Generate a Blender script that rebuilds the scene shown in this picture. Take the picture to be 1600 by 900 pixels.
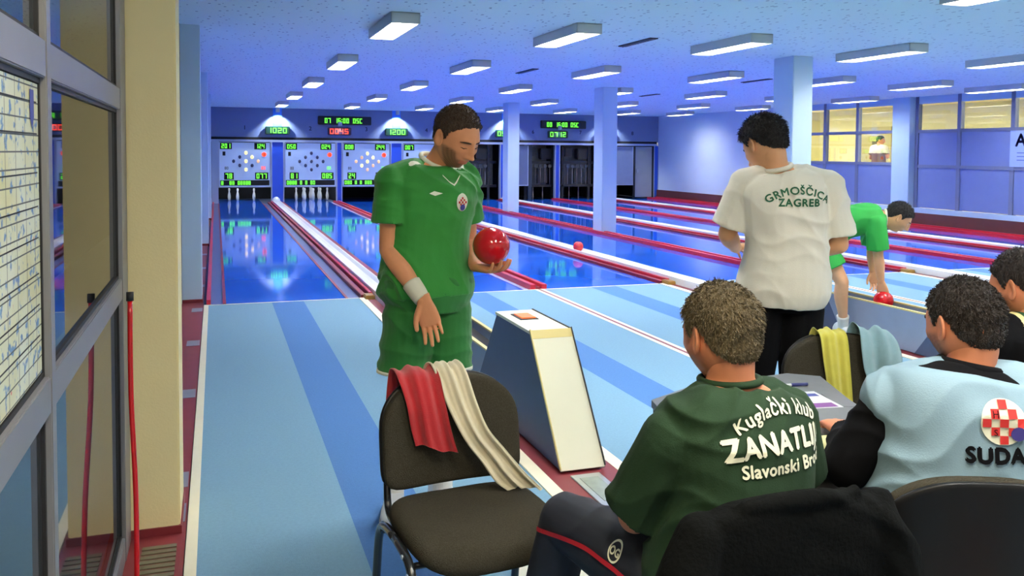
import bpy, bmesh, math, random
import numpy as np
from mathutils import Vector, Matrix
from mathutils.bvhtree import BVHTree

for o in list(bpy.data.objects):
    bpy.data.objects.remove(o)
SC = bpy.context.scene
COL = SC.collection
random.seed(7)
RNG = np.random.default_rng(7)

# ------------------------------------------------------------------ camera
CAM_H = 1.57
yaw, pitch, roll = math.radians(18.93), math.radians(2.5), math.radians(0.4)
F_ = Vector((math.sin(yaw)*math.cos(pitch), math.cos(yaw)*math.cos(pitch), -math.sin(pitch)))
R_ = Vector((math.cos(yaw), -math.sin(yaw), 0))
U_ = R_.cross(F_)
R2 = R_*math.cos(roll) + U_*math.sin(roll)
U2 = -R_*math.sin(roll) + U_*math.cos(roll)
cam_d = bpy.data.cameras.new('camera')
cam = bpy.data.objects.new('camera', cam_d)
COL.objects.link(cam)
cam.matrix_world = Matrix(((R2.x, U2.x, -F_.x, 0), (R2.y, U2.y, -F_.y, 0), (R2.z, U2.z, -F_.z, CAM_H), (0, 0, 0, 1)))
cam_d.sensor_width = 36
cam_d.lens = 36*1350/1600
cam_d.shift_y = -0.0955
cam_d.clip_start = 0.02
SC.camera = cam

# ------------------------------------------------------------------ world, exposure
world = bpy.data.worlds.new('world')
SC.world = world
world.use_nodes = True
world.node_tree.nodes['Background'].inputs[0].default_value = (1.0, 0.93, 0.80, 1)
world.node_tree.nodes['Background'].inputs[1].default_value = 0.50
LAMP_POWER = 64.0
SC.view_settings.view_transform = 'Standard'
SC.view_settings.look = 'None'
SC.view_settings.gamma = 1
SC.view_settings.use_curve_mapping = False
SC.view_settings.exposure = 0.42

# ------------------------------------------------------------------ materials
MATS = {}
def mat(name, col, rough=0.6, metal=0.0, var=0.0, vscale=8.0, bump=0.0, bscale=60.0, emit=None, estr=0.0, coat=0.0, spec=0.5, sheen=0.0, stretch=None):
    if name in MATS:
        return MATS[name]
    m = bpy.data.materials.new(name)
    m.use_nodes = True
    nt = m.node_tree
    b = nt.nodes['Principled BSDF']
    b.inputs['Base Color'].default_value = (*col, 1)
    b.inputs['Roughness'].default_value = rough
    b.inputs['Metallic'].default_value = metal
    b.inputs['Specular IOR Level'].default_value = spec
    b.inputs['Coat Weight'].default_value = coat
    b.inputs['Sheen Weight'].default_value = sheen
    if emit:
        b.inputs['Emission Color'].default_value = (*emit, 1)
        b.inputs['Emission Strength'].default_value = estr
    tc = nt.nodes.new('ShaderNodeTexCoord')
    vec = tc.outputs['Object']
    if stretch:
        mp = nt.nodes.new('ShaderNodeMapping')
        mp.inputs['Scale'].default_value = stretch
        nt.links.new(vec, mp.inputs['Vector'])
        vec = mp.outputs['Vector']
    if var > 0:
        n = nt.nodes.new('ShaderNodeTexNoise')
        n.inputs['Scale'].default_value = vscale
        n.inputs['Detail'].default_value = 4
        nt.links.new(vec, n.inputs['Vector'])
        mx = nt.nodes.new('ShaderNodeMix')
        mx.data_type = 'RGBA'
        mx.inputs['A'].default_value = (*[max(0, c*(1-var)) for c in col], 1)
        mx.inputs['B'].default_value = (*[min(1, c*(1+var)) for c in col], 1)
        nt.links.new(n.outputs['Fac'], mx.inputs['Factor'])
        nt.links.new(mx.outputs['Result'], b.inputs['Base Color'])
    if bump > 0:
        n2 = nt.nodes.new('ShaderNodeTexNoise')
        n2.inputs['Scale'].default_value = bscale
        n2.inputs['Detail'].default_value = 3
        nt.links.new(vec, n2.inputs['Vector'])
        bp = nt.nodes.new('ShaderNodeBump')
        bp.inputs['Strength'].default_value = bump
        bp.inputs['Distance'].default_value = 0.01
        nt.links.new(n2.outputs['Fac'], bp.inputs['Height'])
        nt.links.new(bp.outputs['Normal'], b.inputs['Normal'])
    MATS[name] = m
    return m

def srgb(r, g, b):
    f = lambda c: (c/255/12.92) if c/255 <= 0.04045 else ((c/255+0.055)/1.055)**2.4
    return (f(r), f(g), f(b))

M_wall = mat('blue_wall_paint', srgb(172, 200, 226), 0.7, var=0.04, vscale=3)
M_pillar = mat('pillar_paint', srgb(190, 212, 232), 0.6, var=0.04, vscale=3)
M_cream = mat('cream_paint', srgb(242, 226, 172), 0.7, var=0.05, vscale=5, bump=0.1, bscale=120)
M_alu = mat('aluminium_frame', srgb(138, 138, 142), 0.42, 0.35, var=0.05)
M_black = mat('black_rubber', (0.012, 0.012, 0.014), 0.6)
M_pit = mat('pit_black', (0.006, 0.006, 0.008), 0.8)
M_lane = mat('blue_lane_plate', srgb(30, 96, 214), 0.055, var=0.05, vscale=1.5, spec=0.4)
M_gutter = mat('grey_gutter', srgb(84, 98, 140), 0.3)
M_red = mat('red_painted_board', srgb(190, 32, 52), 0.35, var=0.12, vscale=6)
M_dred = mat('dark_red_board', srgb(128, 24, 40), 0.4, var=0.12, vscale=6)
M_white = mat('white_plastic', srgb(232, 236, 236), 0.35)
M_line = mat('white_line_paint', srgb(238, 232, 205), 0.6, var=0.05)
M_carpet = mat('light_blue_carpet', srgb(118, 158, 184), 0.9, var=0.12, vscale=70, bump=0.35, bscale=260)
M_stripe = mat('mid_blue_carpet', srgb(74, 122, 182), 0.9, var=0.12, vscale=70, bump=0.35, bscale=260)
M_maroon = mat('maroon_floor', srgb(120, 36, 44), 0.5, var=0.12, vscale=10)
M_tilegrey = mat('grey_floor_insert', srgb(128, 134, 150), 0.5, var=0.1)
M_brass = mat('brass_end', srgb(176, 140, 70), 0.4, 0.4)
M_navy = mat('navy_laminate', srgb(66, 80, 112), 0.5, var=0.08, vscale=12)
M_greyblue = mat('grey_blue_laminate', srgb(138, 152, 178), 0.5, var=0.08, vscale=8)
M_creamlam = mat('cream_laminate', srgb(234, 232, 206), 0.45, var=0.02)
M_edge = mat('pale_yellow_edge', srgb(226, 208, 140), 0.5)
M_orange = mat('orange_button', srgb(240, 120, 30), 0.3, emit=srgb(255, 110, 20), estr=0.4)
M_metal = mat('brushed_steel', srgb(190, 196, 196), 0.3, 0.8, var=0.1, vscale=20)
M_facade = mat('facade_grey_blue', srgb(112, 128, 166), 0.55, var=0.06, vscale=2)
M_facblue = mat('facade_blue_strip', srgb(30, 80, 200), 0.4)
M_facsilver = mat('facade_silver_post', srgb(170, 182, 205), 0.35, 0.4)
M_screen = mat('screen_grey', srgb(165, 185, 212), 0.4, var=0.06, vscale=4, emit=srgb(150, 175, 220), estr=0.22)
M_ledg = mat('green_led', (0.1, 0.5, 0.05), 0.4, emit=srgb(110, 255, 60), estr=1.3)
M_ledr = mat('red_led', (0.5, 0.05, 0.03), 0.4, emit=srgb(255, 70, 40), estr=1.6)
M_ledy = mat('yellow_lamp_lit', (0.8, 0.6, 0.2), 0.4, emit=srgb(255, 225, 130), estr=1.4)
M_ledo = mat('dim_orange_lamp', (0.7, 0.5, 0.3), 0.4, emit=srgb(255, 190, 120), estr=0.45)
M_ledoff = mat('unlit_lamp', srgb(60, 66, 100), 0.3)
M_lampbody = mat('lamp_housing', srgb(196, 200, 196), 0.5)
M_lamp = mat('lamp_tube_glow', (1, 1, 1), 0.5, emit=(1.0, 0.97, 0.92), estr=LAMP_POWER)
M_louvre = mat('lamp_louvre', srgb(235, 235, 230), 0.25, 0.2)
M_chairfab = mat('charcoal_upholstery', srgb(62, 58, 48), 0.95, var=0.5, vscale=220, bump=0.5, bscale=400, spec=0.1)
M_chairmetal = mat('black_chair_tube', (0.012, 0.012, 0.013), 0.25, 0.0, coat=0.5)
M_shell = mat('black_chair_shell', (0.007, 0.007, 0.007), 0.42, var=0.1, spec=0.25)
M_redtowel = mat('red_terry', srgb(186, 24, 34), 0.95, var=0.15, vscale=90, bump=0.6, bscale=500, sheen=0.3)
M_creamtowel = mat('cream_terry', srgb(236, 226, 196), 0.95, var=0.06, vscale=90, bump=0.6, bscale=500, sheen=0.3)
M_yeltowel = mat('yellow_terry', srgb(238, 228, 96), 0.95, var=0.15, vscale=20, bump=0.6, bscale=500, sheen=0.3)
M_bluetowel = mat('pale_blue_terry', srgb(150, 190, 200), 0.95, var=0.12, vscale=40, bump=0.6, bscale=500, sheen=0.3)
M_ball = mat('red_ball_resin', srgb(196, 14, 24), 0.12, var=0.1, vscale=12, coat=0.5)
M_pin = mat('white_pin', srgb(240, 236, 222), 0.3)
M_table = mat('grey_tabletop', srgb(112, 116, 122), 0.5, var=0.1, vscale=30)
M_wire = mat('pale_wire', srgb(190, 170, 150), 0.5)

# glass: mirror-like at grazing angles, otherwise clear
M_glass = bpy.data.materials.new('window_glass')
M_glass.use_nodes = True
nt = M_glass.node_tree
nt.nodes.clear()
out = nt.nodes.new('ShaderNodeOutputMaterial')
mix = nt.nodes.new('ShaderNodeMixShader')
fr = nt.nodes.new('ShaderNodeFresnel'); fr.inputs['IOR'].default_value = 2.4
tr = nt.nodes.new('ShaderNodeBsdfTransparent'); tr.inputs['Color'].default_value = (0.86, 0.9, 0.9, 1)
gl = nt.nodes.new('ShaderNodeBsdfGlossy'); gl.inputs['Roughness'].default_value = 0.02
geo = nt.nodes.new('ShaderNodeNewGeometry'); inv_ = nt.nodes.new('ShaderNodeMath'); inv_.operation = 'SUBTRACT'; inv_.inputs[0].default_value = 1.0
nt.links.new(geo.outputs['Backfacing'], inv_.inputs[1])
mul_ = nt.nodes.new('ShaderNodeMath'); mul_.operation = 'MULTIPLY'
nt.links.new(inv_.outputs[0], mul_.inputs[0]); nt.links.new(fr.outputs[0], mul_.inputs[1])
nt.links.new(mul_.outputs[0], mix.inputs[0]); nt.links.new(tr.outputs[0], mix.inputs[1]); nt.links.new(gl.outputs[0], mix.inputs[2])
nt.links.new(mix.outputs[0], out.inputs[0])

# pitted acoustic ceiling
def ceiling_mat():
    m = bpy.data.materials.new('pitted_ceiling_board')
    m.use_nodes = True
    nt = m.node_tree
    b = nt.nodes['Principled BSDF']; b.inputs['Roughness'].default_value = 0.85
    tc = nt.nodes.new('ShaderNodeTexCoord')
    mp = nt.nodes.new('ShaderNodeMapping'); mp.inputs['Scale'].default_value = (1.0, 0.55, 1)
    nt.links.new(tc.outputs['Object'], mp.inputs[0])
    v = nt.nodes.new('ShaderNodeTexVoronoi'); v.inputs['Scale'].default_value = 15
    n = nt.nodes.new('ShaderNodeTexNoise'); n.inputs['Scale'].default_value = 6; n.inputs['Detail'].default_value = 2
    nt.links.new(mp.outputs[0], v.inputs['Vector']); nt.links.new(mp.outputs[0], n.inputs['Vector'])
    ad = nt.nodes.new('ShaderNodeMath'); ad.operation = 'MULTIPLY_ADD'
    nt.links.new(n.outputs['Fac'], ad.inputs[0]); ad.inputs[1].default_value = 0.30; ad.inputs[2].default_value = 0.03
    lt = nt.nodes.new('ShaderNodeMath'); lt.operation = 'LESS_THAN'
    nt.links.new(v.outputs['Distance'], lt.inputs[0]); nt.links.new(ad.outputs[0], lt.inputs[1])
    mx = nt.nodes.new('ShaderNodeMix'); mx.data_type = 'RGBA'
    mx.inputs['A'].default_value = (*srgb(216, 234, 238), 1)
    mx.inputs['B'].default_value = (*srgb(150, 168, 184), 1)
    nt.links.new(lt.outputs[0], mx.inputs['Factor'])
    nt.links.new(mx.outputs['Result'], b.inputs['Base Color'])
    return m
M_ceil = ceiling_mat()

# ------------------------------------------------------------------ object helpers (all shapes given in world coordinates)
WM = {}
def wm(o):
    return WM.get(o.name, Matrix.Identity(4)) if o else Matrix.Identity(4)

def tag(o, label=None, cat=None, group=None, kind=None):
    if label: o['label'] = label
    if cat: o['category'] = cat
    if group: o['group'] = group
    if kind: o['kind'] = kind
    return o

def thing(name, label, cat, loc=(0, 0, 0), rz=0.0, group=None, kind=None):
    o = bpy.data.objects.new(name, None)
    o.empty_display_size = 0.1
    COL.objects.link(o)
    o.location = loc
    o.rotation_euler = (0, 0, rz)
    WM[o.name] = Matrix.Translation(Vector(loc)) @ Matrix.Rotation(rz, 4, 'Z')
    return tag(o, label, cat, group, kind)

def mk(name, verts, faces, m, parent=None, smooth=False, mids=None):
    me = bpy.data.meshes.new(name)
    V = np.asarray(verts, float).reshape(-1, 3)
    inv = np.array(wm(parent).inverted())
    if parent:
        V = V @ inv[:3, :3].T + inv[:3, 3]
    if isinstance(faces, np.ndarray):
        faces = faces.tolist()
    me.from_pydata(V.tolist(), [], faces)
    for mm in (m if isinstance(m, (list, tuple)) else [m]):
        me.materials.append(mm)
    if mids is not None:
        me.polygons.foreach_set('material_index', np.asarray(mids, np.int32))
    if smooth:
        me.polygons.foreach_set('use_smooth', np.ones(len(me.polygons), bool))
    me.update()
    o = bpy.data.objects.new(name, me)
    COL.objects.link(o)
    if parent:
        o.parent = parent
    WM[o.name] = wm(parent)
    return o

def boxvf(x0, x1, y0, y1, z0, z1, bev=0.0):
    bm = bmesh.new()
    bmesh.ops.create_cube(bm, size=1)
    for v in bm.verts:
        v.co = Vector(((x0+x1)/2+v.co.x*(x1-x0), (y0+y1)/2+v.co.y*(y1-y0), (z0+z1)/2+v.co.z*(z1-z0)))
    if bev > 0:
        bmesh.ops.bevel(bm, geom=bm.edges[:], offset=bev, segments=2, affect='EDGES')
    V = [tuple(v.co) for v in bm.verts]
    bm.verts.index_update()
    F = [[v.index for v in f.verts] for f in bm.faces]
    bm.free()
    return V, F

def join(parts):
    V, F, n = [], [], 0
    for v, f in parts:
        v = np.asarray(v, float).reshape(-1, 3)
        V.append(v)
        F += [[i+n for i in q] for q in (f.tolist() if isinstance(f, np.ndarray) else f)]
        n += len(v)
    return np.concatenate(V), F

def box(name, x0, x1, y0, y1, z0, z1, m, parent=None, bev=0.0, M=None):
    V, F = boxvf(x0, x1, y0, y1, z0, z1, bev)
    if M is not None:
        V = [tuple(M @ Vector(v)) for v in V]
    return mk(name, V, F, m, parent)

def prism(name, poly, z0, z1, m, parent=None):
    n = len(poly)
    V = [(x, y, z0) for x, y in poly] + [(x, y, z1) for x, y in poly]
    F = [list(range(n))[::-1], list(range(n, 2*n))] + [[i, (i+1) % n, n+(i+1) % n, n+i] for i in range(n)]
    return mk(name, V, F, m, parent)

def xprism(name, poly, x0, x1, m, parent=None):
    """polygon in the (y, z) plane, extruded along x"""
    n = len(poly)
    V = [(x0, y, z) for y, z in poly] + [(x1, y, z) for y, z in poly]
    F = [list(range(n)), list(range(n, 2*n))[::-1]] + [[i, n+i, n+(i+1) % n, (i+1) % n] for i in range(n)]
    return mk(name, V, F, m, parent)

def unit(v):
    v = np.asarray(v, float)
    return v/(np.linalg.norm(v)+1e-12)

def spline(P, sub):
    P = np.asarray(P, float)
    n = len(P)
    out = []
    for i in range(n-1):
        p0, p1, p2, p3 = P[max(i-1, 0)], P[i], P[i+1], P[min(i+2, n-1)]
        for s in range(sub):
            t = s/sub
            out.append(0.5*((2*p1)+(-p0+p2)*t+(2*p0-5*p1+4*p2-p3)*t*t+(-p0+3*p1-3*p2+p3)*t**3))
    out.append(P[-1])
    return np.array(out)

def loft(rings, n=20, sub=4, power=2.0):
    """rings: (centre, u, v) with u, v half-axis vectors; closed solid"""
    A = spline([np.concatenate([np.asarray(c, float), np.asarray(u, float), np.asarray(v, float)]) for c, u, v in rings], sub)
    th = np.linspace(0, 2*np.pi, n, endpoint=False)
    ct, st = np.cos(th), np.sin(th)
    ct = np.sign(ct)*np.abs(ct)**(2/power); st = np.sign(st)*np.abs(st)**(2/power)
    V = []
    for a in A:
        V.append(a[:3]+np.outer(ct, a[3:6])+np.outer(st, a[6:9]))
    k = len(A)
    V = np.concatenate(V+[A[0:1, :3], A[-1:, :3]])
    F = []
    for i in range(k-1):
        for j in range(n):
            F.append([i*n+j, i*n+(j+1) % n, (i+1)*n+(j+1) % n, (i+1)*n+j])
    for j in range(n):
        F.append([k*n, (j+1) % n, j])
        F.append([k*n+1, (k-1)*n+j, (k-1)*n+(j+1) % n])
    return V, F

def sphere(c, r, nu=20, nv=14):
    r = np.broadcast_to(np.asarray(r, float), (3,))
    V = [np.array([0, 0, -1.0])]
    for i in range(1, nv):
        ph = -np.pi/2+np.pi*i/nv
        for j in range(nu):
            t = 2*np.pi*j/nu
            V.append(np.array([np.cos(ph)*np.cos(t), np.cos(ph)*np.sin(t), np.sin(ph)]))
    V.append(np.array([0, 0, 1.0]))
    V = np.array(V)*r+np.asarray(c, float)
    F = []
    for j in range(nu):
        F.append([0, 1+(j+1) % nu, 1+j])
    for i in range(nv-2):
        for j in range(nu):
            a = 1+i*nu
            F.append([a+j, a+(j+1) % nu, a+nu+(j+1) % nu, a+nu+j])
    a = 1+(nv-2)*nu
    for j in range(nu):
        F.append([len(V)-1, a+j, a+(j+1) % nu])
    return V, F

def limb(P, r, n=18, sub=4, ends=True, ref=(0.31, 0.17, 0.93)):
    """tapered round limb through joints P with radii r; ends rounded with spheres"""
    P = [np.asarray(p, float) for p in P]
    rings = []
    prev = None
    for i, p in enumerate(P):
        t = unit(P[min(i+1, len(P)-1)]-P[max(i-1, 0)])
        a = np.cross(t, ref if prev is None else prev[1])
        if np.linalg.norm(a) < 1e-3: a = np.cross(t, (1, 0, 0))
        u = unit(a); v = np.cross(t, u)
        if prev is not None:
            # keep the frame from twisting
            u = unit(prev[0]-t*np.dot(prev[0], t)); v = np.cross(t, u)
        prev = (u, v)
        rings.append((p, u*r[i], v*r[i]))
    parts = [loft(rings, n, sub)]
    if ends:
        parts += [sphere(P[0], r[0]*0.99), sphere(P[-1], r[-1]*0.99)]
    return join(parts)

def remesh(parts, voxel, smooth=4, fac=0.5):
    V, F = join(parts)
    me = bpy.data.meshes.new('tmp')
    me.from_pydata(V.tolist(), [], F)
    bm = bmesh.new(); bm.from_mesh(me)
    bmesh.ops.recalc_face_normals(bm, faces=bm.faces[:])
    bm.to_mesh(me); bm.free()
    o = bpy.data.objects.new('tmp', me)
    COL.objects.link(o)
    md = o.modifiers.new('r', 'REMESH'); md.mode = 'VOXEL'; md.voxel_size = voxel; md.adaptivity = 0
    if smooth:
        s = o.modifiers.new('s', 'SMOOTH'); s.iterations = smooth; s.factor = fac
    dg = bpy.context.evaluated_depsgraph_get()
    ev = o.evaluated_get(dg)
    m2 = ev.to_mesh()
    nv = len(m2.vertices)
    co = np.empty(nv*3); m2.vertices.foreach_get('co', co)
    no = np.empty(nv*3); m2.vertices.foreach_get('normal', no)
    F2 = [list(p.vertices) for p in m2.polygons]
    ev.to_mesh_clear()
    bpy.data.objects.remove(o)
    bpy.data.meshes.remove(me)
    return co.reshape(-1, 3), no.reshape(-1, 3), F2

def tubevf(P, r, n=10, sub=1):
    P = spline(P, sub) if sub > 1 else np.asarray(P, float)
    rr = r if isinstance(r, (list, tuple, np.ndarray)) else [r]*len(P)
    return limb(P, rr, n, 1, ends=False)

def tube(name, P, r, m, parent=None, n=10, sub=1):
    V, F = tubevf(P, r, n, sub)
    return mk(name, V, F, m, parent, smooth=True)

def lathe(profile, c, n=20):
    V, F = [], []
    for r, z in profile:
        for j in range(n):
            t = 2*math.pi*j/n
            V.append((c[0]+r*math.cos(t), c[1]+r*math.sin(t), c[2]+z))
    k = len(profile)
    for i in range(k-1):
        for j in range(n):
            F.append([i*n+j, i*n+(j+1) % n, (i+1)*n+(j+1) % n, (i+1)*n+j])
    F.append(list(range(n))[::-1]); F.append([(k-1)*n+j for j in range(n)])
    return V, F

def dup(root, loc, rz=None, label=None):
    """copy of a thing with its parts and sub-parts"""
    r = root.copy(); COL.objects.link(r)
    r.location = loc
    if rz is not None: r.rotation_euler = (0, 0, rz)
    if label: r['label'] = label
    def rec(src, dst):
        for ch in src.children:
            c = ch.copy(); COL.objects.link(c); c.parent = dst
            rec(ch, c)
    rec(root, r)
    return r

ORD = ['first', 'second', 'third', 'fourth', 'fifth', 'sixth', 'seventh', 'eighth', 'ninth', 'tenth']
# ------------------------------------------------------------------ layout
CZ = 2.85                      # ceiling
YB = 26.9                      # face of the pin decks
FOUL = 9.25
XW = 14.6                      # right wall
XC = [1.70+3.61*k for k in range(4)]     # ball returns
XM = [3.505+3.61*k for k in range(3)]    # red boards between pairs

def struct(o):
    o['kind'] = 'structure'
    return o

# ------------------------------------------------------------------ room shell
struct(box('floor', -2.0, 18.2, -3.0, 31.0, -0.12, -0.02, mat('floor_screed', srgb(96, 110, 140), 0.8, var=0.08)))
struct(box('ceiling', -2.0, XW+0.2, -3.0, 31.0, CZ, CZ+0.12, M_ceil))
struct(box('wall_left', -2.0, -1.9, -3.0, 31.0, -0.02, CZ, mat('dark_room_wall', srgb(70, 78, 96), 0.8)))
struct(box('wall_back', -1.9, XW, 30.3, 30.4, -0.02, CZ, M_pit))

# left side wall beyond the second pillar
struct(box('wall_side', -0.42, -0.33, 9.85, YB+0.02, -0.02, CZ, M_wall))

# pillars along the left wall
def pillar(x0, x1, y0, y1, m, label, base=None):
    p = thing('pillar', label, 'pillar', ((x0+x1)/2, (y0+y1)/2, 0))
    box('shaft', x0, x1, y0, y1, -0.02, CZ, m, p, bev=0.006)
    if base:
        box('base_trim', x0-0.006, x1+0.006, y0-0.008, y1, -0.02, 0.03, base, p)
    return p
pillar(-0.36, -0.149, 3.744, 4.12, M_cream, 'cream pillar beside the glazed partition in the left foreground', M_maroon)
pillar(-0.36, -0.145, 9.45, 9.85, M_pillar, 'grey pillar on the left wall at the end of the approach', M_maroon)
pillar(-0.36, -0.12, 15.1, 15.5, M_pillar, 'slim blue pillar on the left wall halfway down the lanes', M_maroon)
pillar(-0.36, -0.10, 20.8, 21.2, M_pillar, 'farthest blue pillar on the left wall near the pin decks', M_maroon)
for k, (yy, lab) in enumerate([(9.48, 'nearest pale blue column standing between the lanes, behind the white shirt'), (15.3, 'middle pale blue column rising from the red boards'), (21.05, 'farthest pale blue column, beside the green shirted bowler')]):
    p = thing('column', lab, 'column', (7.25, yy+0.2, 0), group='columns between the lanes')
    box('shaft', 7.10, 7.41, yy, yy+0.42, -0.02, CZ, M_pillar, p, bev=0.008)
pillar(14.44, XW+0.02, 15.18, 15.70, M_wall, 'pale blue pillar on the right wall between the windows')

# ------------------------------------------------------------------ glazed partition, left foreground
GX = -0.357
def partition(name, ys, zs, xf, post_w, last_w):
    w = thing(name, None, None, (GX, ys[0], 0), kind='structure')
    for i, y in enumerate(ys):
        box('frame_post', GX-0.01, xf, y, y+(post_w if i < len(ys)-1 else last_w), -0.02, CZ, M_alu, w, bev=0.003)
    for z, h in zs:
        for a, b in zip(ys[:-1], ys[1:]):
            box('frame_rail', GX-0.008, xf-0.002, a+post_w, b, z, z+h, M_alu, w, bev=0.003)
    zlev = [-0.02]+[z for z, h in zs]+[CZ]
    zlo = [-0.02]+[z+h for z, h in zs]
    for a, b in zip(ys[:-1], ys[1:]):
        for z0, z1 in zip(zlo, zlev[1:]):
            if z1-z0 < 0.05: continue
            p = box('pane', GX-0.004, GX, a+post_w-0.004, b+0.004, z0-0.004, z1+0.004, M_glass, w)
            g = 0.012
            V, F = join([boxvf(GX, GX+0.008, a+post_w, a+post_w+g, z0, z1), boxvf(GX, GX+0.008, b-g, b, z0, z1), boxvf(GX, GX+0.008, a+post_w, b, z0, z0+g), boxvf(GX, GX+0.008, a+post_w, b, z1-g, z1)])
            mk('gasket', V, F, M_black, p)
    return w
partition('window_1', [0.30, 2.05, 3.54], [(0.0, 0.09), (1.005, 0.08), (1.72, 0.08)], -0.335, 0.05, 0.20)
partition('window_2', [4.14, 5.5, 6.8, 8.1, 9.37], [(0.0, 0.09), (1.005, 0.08), (1.72, 0.08)], -0.335, 0.05, 0.06)

# score sheet fixed on the first pane
def sheet_mat():
    m = bpy.data.materials.new('printed_score_sheet')
    m.use_nodes = True
    nt = m.node_tree
    b = nt.nodes['Principled BSDF']; b.inputs['Roughness'].default_value = 0.5
    tc = nt.nodes.new('ShaderNodeTexCoord')
    sep = nt.nodes.new('ShaderNodeSeparateXYZ'); nt.links.new(tc.outputs['Object'], sep.inputs[0])
    cmb = nt.nodes.new('ShaderNodeCombineXYZ'); nt.links.new(sep.outputs['Y'], cmb.inputs['X']); nt.links.new(sep.outputs['Z'], cmb.inputs['Y'])
    def noise(sc, det=2):
        n = nt.nodes.new('ShaderNodeTexNoise'); n.inputs['Scale'].default_value = sc; n.inputs['Detail'].default_value = det
        nt.links.new(cmb.outputs[0], n.inputs['Vector']); return n
    def mixc(fac, a, bb):
        x = nt.nodes.new('ShaderNodeMix'); x.data_type = 'RGBA'
        nt.links.new(fac, x.inputs['Factor'])
        if isinstance(a, tuple): x.inputs['A'].default_value = (*a, 1)
        else: nt.links.new(a, x.inputs['A'])
        x.inputs['B'].default_value = (*bb, 1)
        return x.outputs['Result']
    def ramp(src, lo, hi):
        r = nt.nodes.new('ShaderNodeMapRange'); r.inputs['From Min'].default_value = lo; r.inputs['From Max'].default_value = hi
        nt.links.new(src, r.inputs['Value']); return r.outputs['Result']
    br = nt.nodes.new('ShaderNodeTexBrick'); br.inputs['Scale'].default_value = 1.0
    br.inputs['Brick Width'].default_value = 0.085; br.inputs['Row Height'].default_value = 0.033
    br.inputs['Mortar Size'].default_value = 0.0016; br.offset = 0
    br.inputs['Color1'].default_value = (0, 0, 0, 1); br.inputs['Color2'].default_value = (0, 0, 0, 1); br.inputs['Mortar'].default_value = (1, 1, 1, 1)
    nt.links.new(cmb.outputs[0], br.inputs['Vector'])
    c = mixc(ramp(noise(5).outputs['Fac'], 0.35, 0.7), srgb(216, 222, 204), srgb(206, 202, 150))
    c = mixc(ramp(noise(34, 3).outputs['Fac'], 0.56, 0.63), c, srgb(96, 140, 186))
    c = mixc(ramp(noise(21, 3).outputs['Fac'], 0.70, 0.74), c, srgb(214, 110, 110))
    c = mixc(br.outputs['Color'], c, srgb(70, 76, 70))
    nt.links.new(c, b.inputs['Base Color'])
    return m
ss = thing('score_sheet', 'large printed score table in the glazed partition at the left edge', 'poster', (GX+0.01, 1.9, 1.4))
box('paper', GX+0.002, GX+0.006, 0.42, 2.033, 1.10, 1.705, sheet_mat(), ss)
mk('pennant', [(GX+0.0075, 1.945, 1.69), (GX+0.0075, 1.985, 1.69), (GX+0.0075, 1.985, 1.635), (GX+0.0075, 1.965, 1.61), (GX+0.0075, 1.945, 1.635)], [[0, 4, 3, 2, 1]], mat('pennant_blue', srgb(60, 66, 140), 0.5), ss)
for z in (1.665, 1.60, 1.52, 1.45, 1.385, 1.31, 1.245, 1.18):
    box('rule_line', GX+0.006, GX+0.0068, 0.45, 2.015, z, z+0.0028, M_black, ss)

# red stick leaning in the corner, its foot on the floor
t = thing('red_pole', 'long thin red pole leaning in the corner by the cream pillar', 'pole', (-0.27, 3.32, 0))
tube('shaft', [(-0.272, 3.22, 0.0), (-0.276, 3.27, 0.35), (-0.292, 3.32, 0.7), (-0.294, 3.345, 1.03)], 0.009, mat('glossy_red_pole', srgb(200, 24, 30), 0.18, coat=0.4), t, sub=4)
tube('cap', [(-0.294, 3.345, 1.03), (-0.294, 3.348, 1.062)], 0.0125, M_black, t)

# ------------------------------------------------------------------ floor strip along the left wall
struct(box('trim_1', -0.42, -0.128, -3.0, YB, -0.02, -0.003, M_maroon))
for k, y in enumerate([3.95, 4.35, 5.9, 7.45, 9.0, 10.6, 12.2, 13.8, 15.9, 17.5]):
    box('floor_tile', -0.235, -0.135, y-0.10, y+0.10, -0.004, -0.001, M_tilegrey, bpy.data.objects['trim_1'])
g = thing('floor_grate', 'grey metal floor grate set in the maroon floor by the cream pillar', 'grate', (-0.22, 3.4, 0))
box('frame', -0.30, -0.142, 2.2, 3.70, -0.004, -0.001, M_maroon, g)
for k in range(34):
    y = 2.25+k*0.041
    box('bar', -0.285, -0.158, y, y+0.026, -0.002, 0.004, mat('dull_grate_metal', srgb(112, 106, 84), 0.6, 0.3), g)

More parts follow.
